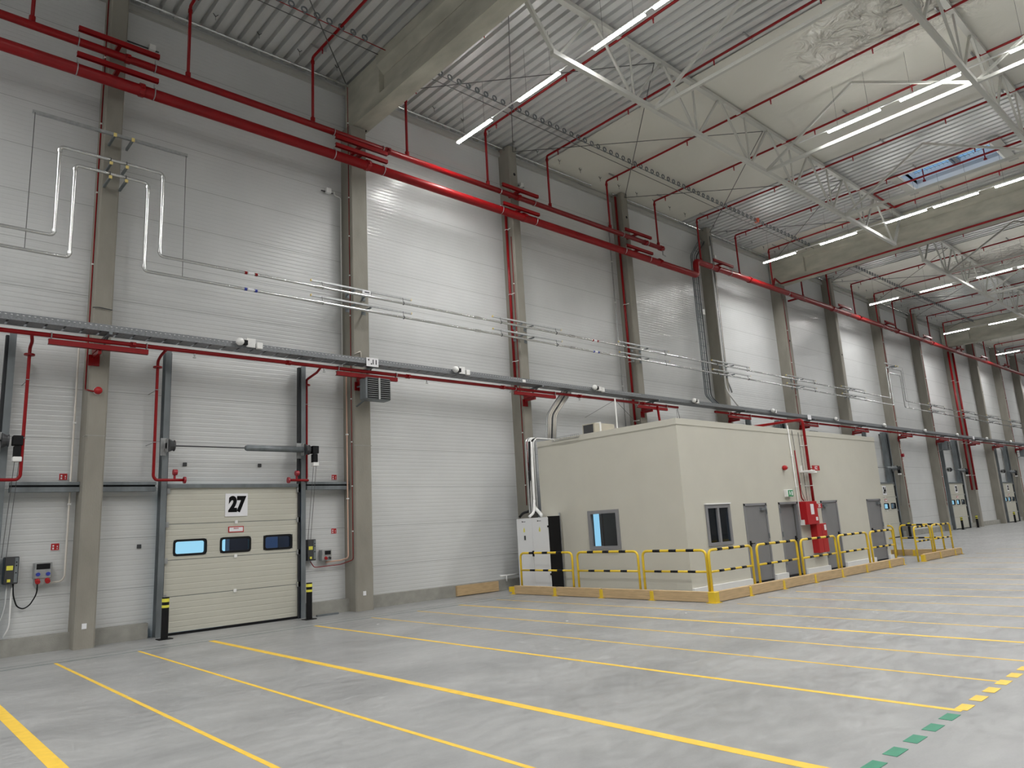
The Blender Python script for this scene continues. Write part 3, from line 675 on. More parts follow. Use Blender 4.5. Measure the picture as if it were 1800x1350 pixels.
tag(obj('cable_bundle', MB().tube(fillet([(14.2, -1.0, 2.04), (14.3, -1.05, 2.16), (14.5, -1.15, 2.2), (14.52, -1.26, 4.2)], .1), .035, 8), 'black', smooth=True), 'bundle of black cables left of the white ones above the cabinets', 'cables')

# ================================================================== LOADING DOORS
def door(i, num, x0, full=True):
    x1 = x0+DW; y = -.25
    if full:
        d = thing('door_%d' % (i+1), 'cream sectional loading door with three small windows, %s' % DN[num], 'loading door', ((x0+x1)/2, y, 0), 'sectional loading doors', 'structure')
        zs = [0.05, .765, 1.50, 2.235, 3.0]
        for k in range(4):
            a, b = zs[k]+.006, zs[k+1]-.006; mb = MB()
            if k != 2: mb.box(x0, y, a, x1, y+.05, b)
            else:
                wz0, wz1 = 1.585, 1.905; mb.box(x0, y, a, x1, y+.05, wz0).box(x0, y, wz1, x1, y+.05, b)
                xs = [x0, x0+.2, x0+.87, x0+1.165, x0+1.835, x0+2.13, x0+2.83, x1]
                for q in (0, 2, 4, 6): mb.box(xs[q], y, wz0, xs[q+1], y+.05, wz1)
            obj('door_section', mb, 'doorleaf', d)
        obj('section_joint', MB().box(x0, y+.01, .75, x1, y+.045, .78).box(x0, y+.01, 1.49, x1, y+.045, 1.51).box(x0, y+.01, 2.22, x1, y+.045, 2.25), 'galvd', d)
        for q in (x0+.2, x0+1.165, x0+2.14):
            w_ = .67; r = .07
            def rr(xa, xb, za, zb, r):
                out = []
                for cx, cz, a0 in ((xb-r, zb-r, 0), (xa+r, zb-r, PI/2), (xa+r, za+r, PI), (xb-r, za+r, 1.5*PI)):
                    for j in range(5): a = a0+j*PI/8; out.append((cx+r*math.cos(a), cz+r*math.sin(a)))
                return out
            A = rr(q-.01, q+w_+.01, 1.575, 1.915, r); B = rr(q+.035, q+w_-.035, 1.62, 1.87, r*.6); n = len(A); mb = MB()
            for yy in (y-.012, y+.06): mb.v += [(p[0], yy, p[1]) for p in A]+[(p[0], yy, p[1]) for p in B]
            for j in range(n):
                k = (j+1) % n
                mb.f += [(j, k, n+k, n+j), (2*n+j, 3*n+j, 3*n+k, 2*n+k), (j, 2*n+j, 2*n+k, k), (n+j, n+k, 3*n+k, 3*n+j)]
            wf = obj('window_frame', mb, 'black', d); obj('pane', MB().box(q+.035, y+.02, 1.62, q+w_-.035, y+.025, 1.87), 'glass', wf)
        obj('bottom_seal', MB().box(x0, y-.01, 0, x1, y+.05, .05), 'black', d)
        obj('center_hinge', MB().box(x0+1.47, y-.02, .73, x0+1.53, y, .80).box(x0+1.47, y-.02, 1.465, x0+1.53, y, 1.535).box(x0+1.47, y-.02, 2.2, x0+1.53, y, 2.27), 'white', d)
        for zz in (.77, 1.5, 2.235, 2.93):
            for s, xx in ((0, x0-.0), (1, x1-.08)): obj('roller_bracket', MB().box(xx, y-.05, zz-.06, xx+.08, y, zz+.05), 'galv', d)
        pl = signbox('number_plate', x0+1.25, y-.002, 2.36, x0+1.75, 2.86, parent=d)
        obj('lettering', text_mesh(num, .44, (x0+1.5, y-.018, 2.61), bold=.026, shear=.05, sx=.80), 'ink', pl)
        ws = signbox('warning_plate', x0+1.33, y-.002, 2.01, x0+1.67, 2.14, 'signr', parent=d)
        obj('plate_face', MB().box(x0+1.35, y-.017, 2.03, x0+1.65, y-.014, 2.12), 'signw', ws)
        obj('lettering', text_mesh('BRAMA', .035, (x0+1.5, y-.019, 2.095)), 'signr', ws)
        # header and side seals
    f = thing('door_frame', 'dark steel guide frame of %s' % DN[num], 'frame', ((x0+x1)/2, -.3, 0), 'loading door guide frames')
    obj('header', MB().box(x0-.02, -.3, 2.99, x1+.02, -.12, 3.07), 'galvd', f)
    obj('side_track', MB().box(x1-.05, -.3, 0, x1-.0, -.2, 5.9), 'seal', f); obj('side_track', MB().box(x0-.0, -.3, 0, x0+.02, -.2, 5.9), 'seal', f)
    for s, xa in ((0, x0-.115), (1, x1+.0)):
        p = thing('steel_post', 'grey steel post on the %s of %s' % (SIDE[s], DN[num]), 'post', (xa+.05, -.27, 0), 'steel posts beside the loading doors')
        obj('web', MB().box(xa+.045, -.33, 0, xa+.06, -.12, 5.93), 'galvd', p)
        obj('flange', MB().box(xa, -.34, 0, xa+.115, -.33, 5.93), 'galvd', p); obj('flange', MB().box(xa, -.13, 0, xa+.115, -.12, 5.93), 'galvd', p)
    m = thing('door_lift_shaft', 'spring shaft and motor above %s' % DN[num], 'door mechanism', ((x0+x1)/2, -.55, 3.8), 'door lift shafts')
    obj('shaft', MB().tube([(x0+.02, -.55, 3.85), (x1+.1, -.55, 3.85)], .016, 8), 'dark', m)
    obj('spring_tube', MB().tube([(x0+1.56, -.55, 3.85), (x0+1.6, -.55, 3.85), (x1-.06, -.55, 3.85)], [.05, .07, .07], 14), 'galvd', m, smooth=True)
    for xx in (x0-.02, x1+.02): obj('cable_drum', MB().tube([(xx-.04, -.55, 3.85), (xx+.04, -.55, 3.85), (xx+.07, -.55, 3.85)], [.14, .1, .12], 14), 'dark', m); obj('bearing_plate', MB().box(xx-.06, -.55, 3.72, xx-.045, -.4, 4.0).box(xx-.14, -.35, 3.66, xx-.02, -.335, 4.03).box(xx-.06, -.5, 3.8, xx-.045, -.34, 3.92), 'galv', m)
    obj('motor', MB().box(x1+.14, -.66, 3.76, x1+.3, -.48, 3.94).box(x1+.17, -.64, 3.55, x1+.28, -.5, 3.75), 'black', m, bevel=.01)
    obj('motor_base', MB().box(x1+.16, -.65, 3.46, x1+.3, -.49, 3.55), 'white', m, bevel=.01)
    obj('hand_chain', MB().tube([(x1+.2, -.57, 3.48), (x1+.14, -.4, 1.75)], .006, 5).tube([(x1+.27, -.57, 3.48), (x1+.21, -.4, 1.75)], .006, 5), 'wire', m)
    # control box
    k = thing('door_control_box', 'dark control box with yellow label right of %s' % DN[num], 'control box', (x1+.3, -.1, 1.25), 'door control boxes')
    xb = x1+.22; obj('case', MB().box(xb, -.22, 1.27, xb+.22, -.0, 1.76), 'dark', k, bevel=.012)
    obj('yellow_label', MB().box(xb+.03, -.228, 1.52, xb+.13, -.22, 1.6), 'ylab', k); obj('key_strip', MB().box(xb+.155, -.228, 1.3, xb+.205, -.22, 1.74), 'galvd', k)
    obj('switch', MB().box(xb+.05, -.245, 1.31, xb+.1, -.22, 1.36), 'ylab', k)
    obj('buttons', MB().tube([(xb+.18, -.24, 1.66), (xb+.18, -.22, 1.66)], .012, 8).tube([(xb+.18, -.24, 1.6), (xb+.18, -.22, 1.6)], .012, 8).tube([(xb+.18, -.24, 1.47), (xb+.18, -.22, 1.47)], .012, 8), 'black', k)
for i, (n_, x) in enumerate(DOORS):
    if n_ in ('26',): continue
    door(i, n_, x, full=(n_ != '25'))
for n_, x in DOORS:
    if n_ not in ('24', '23', '22', '21', '25'): continue
    t = thing('lift_rails', 'pair of dark vertical lift rails above %s' % DN[n_], 'rails', (x+DW-.35, -.3, 3.05), 'lift rails above the doors')
    for q in (.28, .46): obj('rail', MB().box(x+DW-q-.03, -.34, 3.07, x+DW-q+.03, -.1, 5.93), 'galvd', t)
    obj('cross_bar', MB().box(x+DW-.5, -.12, 5.8, x+DW-.24, -.0, 5.85), 'galvd', t)
# girts beside door 27
for a, b, lab in ((2.13, 3.26, 'grey double girt between door 28 and the column left of door 27'), (3.62, 4.66, 'grey double girt between door 27 and the column on its left'), (8.03, 9.16, 'grey double girt between door 27 and the column on its right')):
    o = thing('wall_girt', lab, 'girt', ((a+b)/2, -.2, 2.93), 'girts beside door 27')
    obj('channel', MB().box(a, -.28, 3.06, b, -.12, 3.12).box(a, -.28, 2.93, b, -.12, 3.02), 'galvd', o); obj('shadow_gap', MB().box(a, -.2, 3.02, b, -.15, 3.06), 'seal', o)
for x, z, lab in ((5.3, 3.52, 'small black square sensor over door 27, left one'), (6.97, 3.52, 'small black square sensor over door 27, right one'), (4.45, 1.82, 'small dark square socket on the panel left of door 27')):
    tag(obj('square_sensor', MB().box(x-.04, -.03, z-.04, x+.04, 0, z+.04), 'dark', bevel=.006), lab, 'sensor')
# drencher pipes beside doors
def drench(x, s, lab, xn, off=.05, yy=-.6):
    t = thing('drencher_pipe', lab, 'pipe', (x, -.6, 3.1), 'drencher pipes beside the doors')
    obj('pipe', MB().tube(fillet([(x, -1.02, 5.8), (x-off*s, -.8, 5.7), (x-off*s, yy, 5.62), (x-off*s, yy, 3.2), (x-off*s+.05*s, yy, 3.13), (x+.12*s, -.58, 3.13), (xn, -.58, 3.13)], .06), .03, 10), 'red', t, smooth=True)
    obj('flange_disc', MB().tube([(x-off*s, yy, 5.5), (x-off*s, yy, 5.47)], .09, 14), 'red', t)
    obj('nozzle', MB().tube([(xn-.02*s, -.58, 3.13), (xn+.02*s, -.58, 3.13)], .07, 12), 'reddk', t); obj('test_valve', MB().tube([(xn-.2*s, -.58, 3.13), (xn-.2*s, -.58, 3.27)], .025, 8).tube([(xn-.24*s, -.6, 3.29), (xn-.16*s, -.6, 3.29)], .06, 12), 'reddk', t)
    for z in (5.0, 3.9): obj('clamp', MB().ring((x-off*s, yy, z), .036, .008, 'z', 12, 5).box(x-off*s-.006, yy, z-.006, x-off*s+.006, -.0, z+.006), 'galv', t)
drench(4.55, 1, 'red drencher pipe on the left side of door 27', 5.12); drench(8.03, -1, 'red drencher pipe on the right side of door 27', 7.42, 0.0, -.25); drench(2.18, -1, 'red drencher pipe at the left frame edge', 1.6)
# bollards
for x, lab in ((4.79, 'left of the near door 27'), (7.86, 'right of the near door 27'), (44.0, 'behind the far guard rails, right of door 24'), (53.0, 'in front of door 23 past the kerb'), (56.1, 'between door 23 and the red risers'), (65.1, 'in front of the distant door 22'), (68.2, 'on the far side of distant door 22')):
    t = thing('bollard', 'black yellow-banded bollard %s' % lab, 'bollard', (x, -.72, 0), 'bollards beside the loading doors'); y = -.72
    obj('post', MB().tube([(x, y, .01), (x, y, .68)], .067, 16), 'black', t); obj('base_plate', MB().box(x-.13, y-.12, 0, x+.13, y+.12, .015), 'black', t)
    for z0, z1 in ((.56, .625), (.45, .50)): obj('yellow_band', MB().tube([(x, y, z0+.15), (x, y, z1+.15)], .070, 16), 'ylab', t)
    obj('head', MB().tube([(x, y, .68), (x, y, .80)], .068, 16), 'black', t)
# heaters
def heater(x, z, lab):
    t = thing('unit_heater', lab, 'heater', (x, -.9, z), 'wall unit heaters'); w_ = .36
    obj('case', MB().box(x-w_, -1.12, z, x+w_, -.78, z+.56), 'galvd', t, bevel=.03)
    for i in range(9): zz = z+.06+i*.053; obj('louvre', MB().box(x-w_+.04, -1.14, zz, x-.03, -1.128, zz+.01), 'galv', t); obj('louvre', MB().box(x+.03, -1.14, zz, x+w_-.04, -1.128, zz+.01), 'galv', t)
    obj('louvre_void', MB().box(x-w_+.035, -1.127, z+.035, x-.03, -1.121, z+.53).box(x+.03, -1.127, z+.035, x+w_-.035, -1.121, z+.53), 'black', t)
    obj('center_strip', MB().box(x-.025, -1.155, z+.01, x+.025, -1.12, z+.55), 'galv', t)
    obj('mounting_arm', MB().bar((x-.2, -.8, z+.05), (x-.3, -.53, z-.1), .03, .03).bar((x-.2, -.8, z+.4), (x-.3, -.53, z+.4), .03, .03), 'galvd', t)
heater(9.55, 5.09, 'grey louvred unit heater on the column right of door 27'); heater(33.2, 4.85, 'grey louvred unit heater just above the cabin roof'); heater(51.7, 5.05, 'grey louvred unit heater left of door 23'); heater(70.0, 5.05, 'grey louvred unit heater past door 22')
# alarm bell, signs, boxes near door 27
t = thing('alarm_siren', 'round red alarm siren on the column left of door 27', 'siren', (3.42, -.55, 4.85))
obj('dome', MB().tube([(3.42, -.53, 4.9), (3.42, -.6, 4.9), (3.42, -.64, 4.9), (3.42, -.665, 4.9)], [.075, .075, .06, .015], 16), 'redbox', t, smooth=True); obj('base', MB().tube([(3.42, -.53, 4.9), (3.42, -.55, 4.9)], .08, 16), 'signw', t)
t = thing('alarm_siren', 'small red alarm siren on the column right of door 24', 'siren', (45.1, -.55, 4.6)); obj('dome', MB().tube([(45.1, -.53, 4.6), (45.1, -.66, 4.6)], .1, 12), 'reddk', t)
for x, z, lab in ((3.02, 3.24, 'upper red fire-equipment sign left of the column by door 27'), (2.96, 1.9, 'lower red fire-equipment sign above the socket box left of door 27'), (8.89, 3.25, 'upper red fire-equipment sign right of door 27'), (8.87, 1.93, 'lower red fire-equipment sign right of door 27')):
    t = thing('fire_sign', lab, 'sign', (x, 0, z-.07), 'red fire signs'); signbox('plate', x-.075, -.001, z-.07, x+.075, z+.07, 'signw', parent=t)
    obj('red_face', MB().box(x-.068, -.016, z-.063, x+.068, -.013, z+.063), 'signr', t); obj('pictogram', MB().box(x-.045, -.019, z-.048, x-.018, -.016, z-.012).box(x-.045, -.019, z+.005, x-.018, -.016, z+.035), 'signw', t)
    obj('side_mark', MB().box(x+.03, -.019, z-.045, x+.042, -.016, z-.025).box(x+.03, -.019, z-.01, x+.042, -.016, z+.02), 'signw', t)
t = thing('socket_box', 'light grey power socket box left of the column by door 27', 'socket box', (2.76, -.05, 1.23))
obj('case', MB().box(2.62, -.2, 1.33, 2.90, -.0, 1.62), 'galv', t, bevel=.01); obj('lower_case', MB().box(2.64, -.17, 1.22, 2.88, 0, 1.33), 'galv', t)
obj('cover_window', MB().box(2.65, -.208, 1.5, 2.87, -.2, 1.6), 'black', t)
for x in (2.68, 2.84): obj('blue_socket', MB().tube([(x, -.23, 1.41), (x, -.2, 1.41)], .035, 12), 'blue', t); obj('red_socket', MB().tube([(x, -.24, 1.27), (x, -.17, 1.3)], .042, 12), 'signr', t)
tag(obj('hanging_cable', MB().tube(fillet([(2.68, -.22, 1.24), (2.69, -.15, 1.05), (2.6, -.08, .86), (2.5, -.08, .8), (2.4, -.08, .86), (2.33, -.12, 1.05), (2.31, -.15, 1.28)], .2), .012, 8), 'black', smooth=True), 'black cable drooping between the control box and the socket box', 'cable')
tag(obj('white_tube', MB().tube(fillet([(2.3, -.1, 1.27), (2.3, -.08, .5), (2.22, -.12, .34)], .1), .016, 8).tube(fillet([(2.22, -.1, 1.27), (2.22, -.08, .8), (2.05, -.1, .35)], .2), .01, 8), 'white', smooth=True), 'white tube running down from the control box to the plinth', 'conduit')
t = thing('socket_box', 'small grey power socket box right of door 27', 'socket box', (8.6, -.05, 1.22))
obj('case', MB().box(8.47, -.18, 1.24, 8.72, 0, 1.5), 'galv', t, bevel=.01); obj('cover_window', MB().box(8.54, -.188, 1.38, 8.69, -.18, 1.47), 'black', t); obj('red_socket', MB().tube([(8.56, -.22, 1.29), (8.56, -.18, 1.31)], .035, 12), 'signr', t); obj('blue_socket', MB().tube([(8.66, -.22, 1.29), (8.66, -.18, 1.31)], .028, 12), 'dark', t)
# conduits
def conduit(pts, r, m, lab, clips=1.6): 
    t = thing('conduit', lab, 'conduit', pts[-1]); P = fillet(pts, .06); obj('tube', MB().tube(P, r, 8), m, t, smooth=True)
    a, b = Vector(pts[0]), Vector(pts[1]); L_ = (b-a).length; k = 1
    while k*clips < L_: q = a+(b-a).normalized()*k*clips; obj('clip', MB().box(q.x-r-.012, q.y-r-.01, q.z-.015, q.x+r+.012, q.y+r, q.z+.015), 'white', t); k += 1
conduit([(3.25, -.3, 14.0), (3.25, -.3, 4.95), (3.25, -.545, 4.9), (3.36, -.545, 4.88)], .014, 'red', 'thin red cable down the side of the column left of door 27')
conduit([(3.13, -.12, 5.9), (3.13, -.12, 1.33), (3.08, -.08, 1.25), (2.8, -.08, 1.23)], .018, 'cond', 'white conduit from the tray to the socket box left of door 27')
conduit([(9.10, -.3, 5.9), (9.10, -.3, 1.27), (9.02, -.1, 1.22), (8.6, -.1, 1.2)], .018, 'condo', 'salmon conduit from the tray to the socket box right of door 27')
conduit([(9.165, -.42, 14.0), (9.165, -.42, 1.22), (9.0, -.1, 1.12), (8.3, -.1, 1.1), (8.2, -.1, 1.25)], .010, 'red', 'thin red cable down the column right of door 27', 1.1)
conduit([(8.93, -.05, 10.95), (8.95, -.05, 10.85), (9.1, -.1, 10.8), (9.1, -.1, 6.1)], .014, 'white', 'white conduit from the wall fitting down to the tray right of door 27')
conduit([(9.2, -.56, 6.35), (9.38, -.56, 6.45), (9.38, -.56, 6.2)], .014, 'cond', 'short bent white conduit above the tray on the first beam column')
conduit([(3.24, -.56, 6.6), (3.35, -.56, 6.62), (3.6, -.56, 6.6)], .01, 'dark', 'thin dark cable bent across the column left of door 27')
conduit([(15.06, -.42, 11.0), (15.06, -.42, 2.4)], .012, 'red', 'thin red cable down the column behind the cabinets')
conduit([(15.11, -.542, 4.4), (15.11, -.542, 2.4)], .012, 'red', 'second thin red cable on the column behind the cabinets', 1.0)
conduit([(20.5, -.1, 13.0), (20.5, -.1, 4.3)], .02, 'galv', 'thin grey conduit left of the red riser over the cabin')
conduit([(33.0, -.542, 12), (33.0, -.542, 4.5)], .012, 'red', 'thin red cable on the second beam column')
for x, lab in ((44.85, 'just past door 24'), (51.2, 'before door 23'), (69.6, 'after the distant door 22')):
    conduit([(x+.2, -.544, 13), (x+.2, -.544, 1.6)], .014, 'red', 'thin red cable on the column '+lab)
    conduit([(x+.28, -.547, 5.9), (x+.28, -.547, 1.4)], .018, 'cond', 'pale conduit on the column %s' % lab)
# wall sensors at top on short rails
for k, x in enumerate((4.25, 8.75, 16.0, 27.9)):
    z = 13.2 if k != 1 else 10.9
    t = thing('wall_antenna', 'small white box on a wall rail %s' % ['left of the first beam', 'below the thick red main beside the first beam', 'above the thick red main over the cabinets', 'beside the tall cable ladder'][k], 'sensor', (x, -.1, z), 'small wall boxes on rails')
    obj('rail', MB().box(x-.7 if k != 1 else x-.2, -.06, z-.02, x+.15, -.03, z), 'dark', t); obj('box', MB().box(x-.08, -.14, z-.06, x+.06, -.03, z+.08), 'white', t, bevel=.01)
# timber leaning at plinth
tag(obj('timber_plank', MB().box(12.42, -.27, .02, 13.92, -.205, .29), 'wood'), 'loose pine plank standing against the plinth left of the cabinets', 'plank')
tag(obj('steel_offcut', MB().box(8.2, -.45, .0, 8.75, -.38, .04), 'galvd'), 'short grey steel strip lying on the floor by the plinth right of door 27', 'strip')
tag(obj('plinth_conduit', MB().tube([(14.0, -.25, .42), (14.9, -.25, .42)], .02, 8).tube([(14.25, -.25, .42), (14.25, -.25, .25)], .02, 8), 'white', smooth=True), 'short white conduit above the plinth beside the cabinets', 'conduit')

# ================================================================== OFFICE CABIN
OX0, OX1, OY0, OY1, OH = 14.76, 26.62, -6.22, -1.34, 4.16
cb = thing('office_cabin', 'flat-roofed beige office cabin with grey doors and windows', 'cabin', ((OX0+OX1)/2, (OY0+OY1)/2, 0))
mb = MB(); T = .12
wy0, wy1 = -4.2, -3.13      # side window
mb.box(OX0, OY0, 0, OX0+T, wy0, OH).box(OX0, wy1, 0, OX0+T, OY1, OH).box(OX0, wy0, 0, OX0+T, wy1, 1.07).box(OX0, wy0, 2.09, OX0+T, wy1, OH)
holes = [(15.62, 16.73, 1.05, 2.06), (17.45, 18.58, 0, 2.04), (19.3, 20.37, 0, 2.04), (21.88, 22.95, 0, 2.04), (25.25, 26.32, 0, 2.03)]
x = OX0+T
for a, b, z0, z1 in holes:
    mb.box(x, OY0, 0, a, OY0+T, OH)
    if z0: mb.box(a, OY0, 0, b, OY0+T, z0)
    mb.box(a, OY0, z1, b, OY0+T, OH); x = b
mb.box(x, OY0, 0, OX1, OY0+T, OH)
mb.box(OX1-T, OY0+T, 0, OX1, OY1, OH)
obj('outer_wall', mb, 'cabin', cb)
mb = MB(); mb.box(OX0+T, OY1-T, 0, 16.75, OY1, OH).box(17.28, OY1-T, 0, OX1-T, OY1, OH).box(16.75, OY1-T, 0, 17.28, OY1, .95).box(16.75, OY1-T, 2.12, 17.28, OY1, OH)
mb.box(OX0+T, OY0+T, 2.6, OX1-T, OY1-T, 2.7).box(18.4, OY0+T, 0, 18.5, OY1-T, 2.6)
obj('inner_lining', mb, 'cabint', cb)
obj('inner_window', MB().box(16.75, -1.47, .95, 16.83, -1.38, 2.12).box(17.2, -1.47, .95, 17.28, -1.38, 2.12).box(16.75, -1.47, .95, 17.28, -1.38, 1.02).box(16.75, -1.47, 2.05, 17.28, -1.38, 2.12), 'frame', cb)
obj('roof_slab', MB().box(OX0-.012, OY0-.012, OH-.0, OX1+.012, OY1+.012, OH+.02).box(OX0-.012, OY0-.012, OH-.13, OX0, OY1+.012, OH).box(OX0, OY0-.012, OH-.13, OX1+.012, OY0, OH).box(OX1, OY0, OH-.13, OX1+.012, OY1+.012, OH), 'cabin', cb)
for a, b in ((OX0, 17.42), (18.61, 19.27), (20.4, 21.85), (22.98, 25.22), (26.35, 26.69)): obj('white_skirting', MB().box(a, OY0-.07, 0, b, OY0, .14), 'skirt', cb)
sw = obj('side_window_frame', MB().box(OX0-.03, wy0, 1.07, OX0+.06, wy0+.1, 2.09).box(OX0-.03, wy1-.1, 1.07, OX0+.06, wy1, 2.09).box(OX0-.03, wy0+.1, 1.07, OX0+.06, wy1-.1, 1.16).box(OX0-.03, wy0+.1, 2.0, OX0+.06, wy1-.1, 2.09), 'frame', cb)
obj('pane', MB().box(OX0+.02, wy0+.1, 1.16, OX0+.03, wy1-.1, 2.0), 'glass', sw)
fw = obj('front_window_frame', MB().box(15.62, OY0-.03, 1.05, 15.71, OY0+.06, 2.06).box(16.64, OY0-.03, 1.05, 16.73, OY0+.06, 2.06).box(15.71, OY0-.03, 1.05, 16.64, OY0+.06, 1.13).box(15.71, OY0-.03, 1.97, 16.64, OY0+.06, 2.06).box(16.13, OY0-.03, 1.13, 16.21, OY0+.04, 1.97), 'frame', cb)
obj('pane', MB().box(15.71, OY0+.02, 1.13, 16.13, OY0+.03, 1.97), 'glassd', fw); obj('pane', MB().box(16.21, OY0+.0, 1.13, 16.64, OY0+.01, 1.97), 'glassd', fw)
obj('top_rail', MB().box(15.6, OY0-.05, 2.06, 16.76, OY0, 2.09), 'white', fw)
for i, (a, b, z0, z1) in enumerate(holes[1:]):
    rec = .1 if i == 1 else .0
    d = obj('door_leaf', MB().box(a+.04, OY0+.01+rec, .04, b-.04, OY0+.05+rec, z1-.04), 'doorg', cb)
    obj('door_frame', MB().box(a-.03, OY0-.012, 0, a+.04, OY0+.09, z1).box(b-.04, OY0-.012, 0, b+.03, OY0+.09, z1).box(a-.03, OY0-.012, z1-.05, b+.03, OY0+.09, z1+.01), 'frame', cb)
    hx = a+.13 if i in (0, 3) else b-.13
    s_ = 1 if i in (0, 3) else -1
    obj('handle', MB().box(hx-.02, OY0-.02+rec, .93, hx+.02, OY0+.01+rec, 1.08).box(min(hx, hx+.13*s_), OY0-.06+rec, 1.0, max(hx, hx+.13*s_), OY0-.04+rec, 1.02).box(hx-.01, OY0-.05+rec, .995, hx+.01, OY0+rec, 1.025), 'black', d)
    hxx = (b-.2 if i in (0, 3) else a+.2)
    if i != 1: obj('closer', MB().box(hxx-.12, OY0-.06, 1.86, hxx+.1, OY0+.01, 1.92).bar((hxx+.02, OY0-.05, 1.93), (hxx+.2*(1 if i in (0, 3) else -1), OY0-.03, 1.98), .015, .015), 'galvd', d)
    hs = b-.035 if i in (0, 3) else a+.0
    for zz in (.35, 1.1, 1.75): obj('hinge', MB().box(hs, OY0-.03, zz, hs+.035, OY0, zz+.14), 'galvd', d)
    obj('threshold', MB().box(a+.04, OY0-.02, 0, b-.04, OY0+.08, .035), 'black', cb)
# roof plant
t = thing('roof_unit', 'beige boxed air unit standing on the cabin roof edge', 'air unit', (15.2, -3.2, OH)); obj('case', MB().box(15.05, -3.35, OH+.02, 15.9, -2.9, OH+.33), 'beigebox', t); obj('grille', MB().box(15.03, -3.3, OH+.03, 15.05, -2.95, OH+.3), 'dark', t); obj('cover', MB().box(15.25, -3.38, OH+.02, 15.3, -2.88, OH+.36), 'white', t)
mb = MB()
for i in range(14): mb.tube([(OX0-.04, -2.0-i*.08, OH-.04), (OX0-.04, -2.0-i*.08, OH+.05)], .006, 5)
mb.tube([(OX0-.04, -2.0, OH-.04), (OX0-.04, -3.04, OH-.04)], .006, 5).tube([(OX0-.04, -2.0, OH+.05), (OX0-.04, -3.04, OH+.05)], .006, 5)
tag(obj('wire_tray', mb, 'galv'), 'short wire basket tray along the top edge of the cabin side', 'cable tray')
t = thing('guy_mast', 'thin white mast with guy wires on the cabin roof', 'mast', (16.6, -3.0, OH)); obj('mast', MB().tube([(16.95, -2.6, OH), (16.95, -2.6, 5.45)], .022, 8), 'white', t); obj('guy_wire', MB().tube([(16.95, -2.6, 5.4), (18.3, -2.9, OH)], .006, 5).tube([(16.95, -2.6, 5.4), (16.2, -2.0, 4.9)], .006, 5), 'wire', t)
t = thing('guy_mast', 'guy-wired hanger under the end of the slim red pipe', 'mast', (22.5, -1.02, 4.4)); obj('mast', MB().tube([(22.45, -1.02, 5.75), (22.6, -1.2, 4.3)], .01, 6), 'wire', t); obj('guy_wire', MB().tube([(22.4, -1.02, 5.7), (21.9, -1.4, 4.3)], .006, 5), 'wire', t)
# cabin front equipment
y = OY0
t = thing('hose_riser', 'red riser pipe coming over the cabin roof down its front', 'pipe', (21.2, y-.08, 1.6))
obj('pipe', MB().tube(fillet([(21.2, -1.05, 5.75), (21.2, -1.15, 4.5), (21.2, y-.1, 4.5), (21.22, y-.1, .9)], .12), .042, 12), 'red', t, smooth=True)
for z in (3.7, 2.5): obj('clamp', MB().ring((21.22, y-.1, z), .05, .01, 'z', 12, 5).box(21.0, y-.02, z-.01, 21.22, y, z+.01), 'white', t)
t = thing('fire_control_cabinet', 'upper red fire control cabinet on the cabin front', 'cabinet', (20.8, y-.1, 1.37))
obj('case', MB().box(20.47, y-.22, 1.38, 21.15, y, 2.04), 'redbox', t, bevel=.006); obj('instruction_sheet', MB().box(20.72, y-.226, 1.66, 20.92, y-.22, 1.96), 'signw', t); obj('label_plate', MB().box(20.98, y-.226, 1.48, 21.1, y-.22, 1.58), 'signw', t); obj('side_box', MB().box(20.42, y-.12, 1.37, 20.47, y, 1.52), 'white', t)
t = thing('hose_cabinet', 'tall lower red fire hose cabinet on the cabin front', 'cabinet', (21.3, y-.1, .5))
obj('case', MB().box(21.0, y-.2, .55, 21.62, y, 1.38), 'redbox', t, bevel=.006); obj('upper_case', MB().box(20.98, y-.18, 1.38, 21.25, y, 1.6), 'redbox', t); obj('label_plate', MB().box(21.46, y-.206, 1.18, 21.58, y-.2, 1.34), 'signw', t); obj('door_edge', MB().box(21.29, y-.205, .56, 21.3, y-.2, 1.37), 'reddk', t)
for (xa, xb, za, zb, s, lab) in ((21.33, 21.8, 2.95, 3.1, 'KZ', 'upper red lettered sign beside the red riser on the cabin'), (21.27, 21.62, 1.83, 1.96, 'ZK', 'lower red lettered sign beside the red cabinets')):
    t = thing('red_sign', lab, 'sign', ((xa+xb)/2, y, za)); signbox('plate', xa, y-.14, za, xb, zb, 'signr', parent=t); obj('lettering', text_mesh(s, .13, ((xa+xb)/2, y-.155, (za+zb)/2), bold=.002), 'signw', t); obj('stay', MB().box(xa, y-.14, za+.05, xa+.02, y, za+.07), 'signr', t)
t = thing('exit_sign', 'green emergency exit sign lamp over the grey doors', 'exit sign', (19.85, y-.05, 2.2)); obj('case', MB().box(19.68, y-.1, 2.19, 20.02, y, 2.40), 'white', t, bevel=.008); obj('green_face', MB().box(19.74, y-.107, 2.20, 20.02, y-.1, 2.38), 'green', t)
obj('running_man', MB().prism([(19.78, 2.23), (19.8, 2.3), (19.79, 2.34), (19.82, 2.36), (19.84, 2.33), (19.86, 2.29), (19.84, 2.23), (19.82, 2.28)], y-.112, y-.108), 'signw', t); obj('arrow_mark', MB().box(19.91, y-.112, 2.23, 19.98, y-.108, 2.35), 'signw', t)
t = thing('alarm_siren', 'small red siren on the cabin front above the exit sign', 'siren', (19.82, y-.05, 2.97)); obj('dome', MB().tube([(19.82, y, 3.02), (19.82, y-.05, 3.02), (19.82, y-.12, 3.02)], [.06, .075, .05], 14), 'redbox', t, smooth=True)
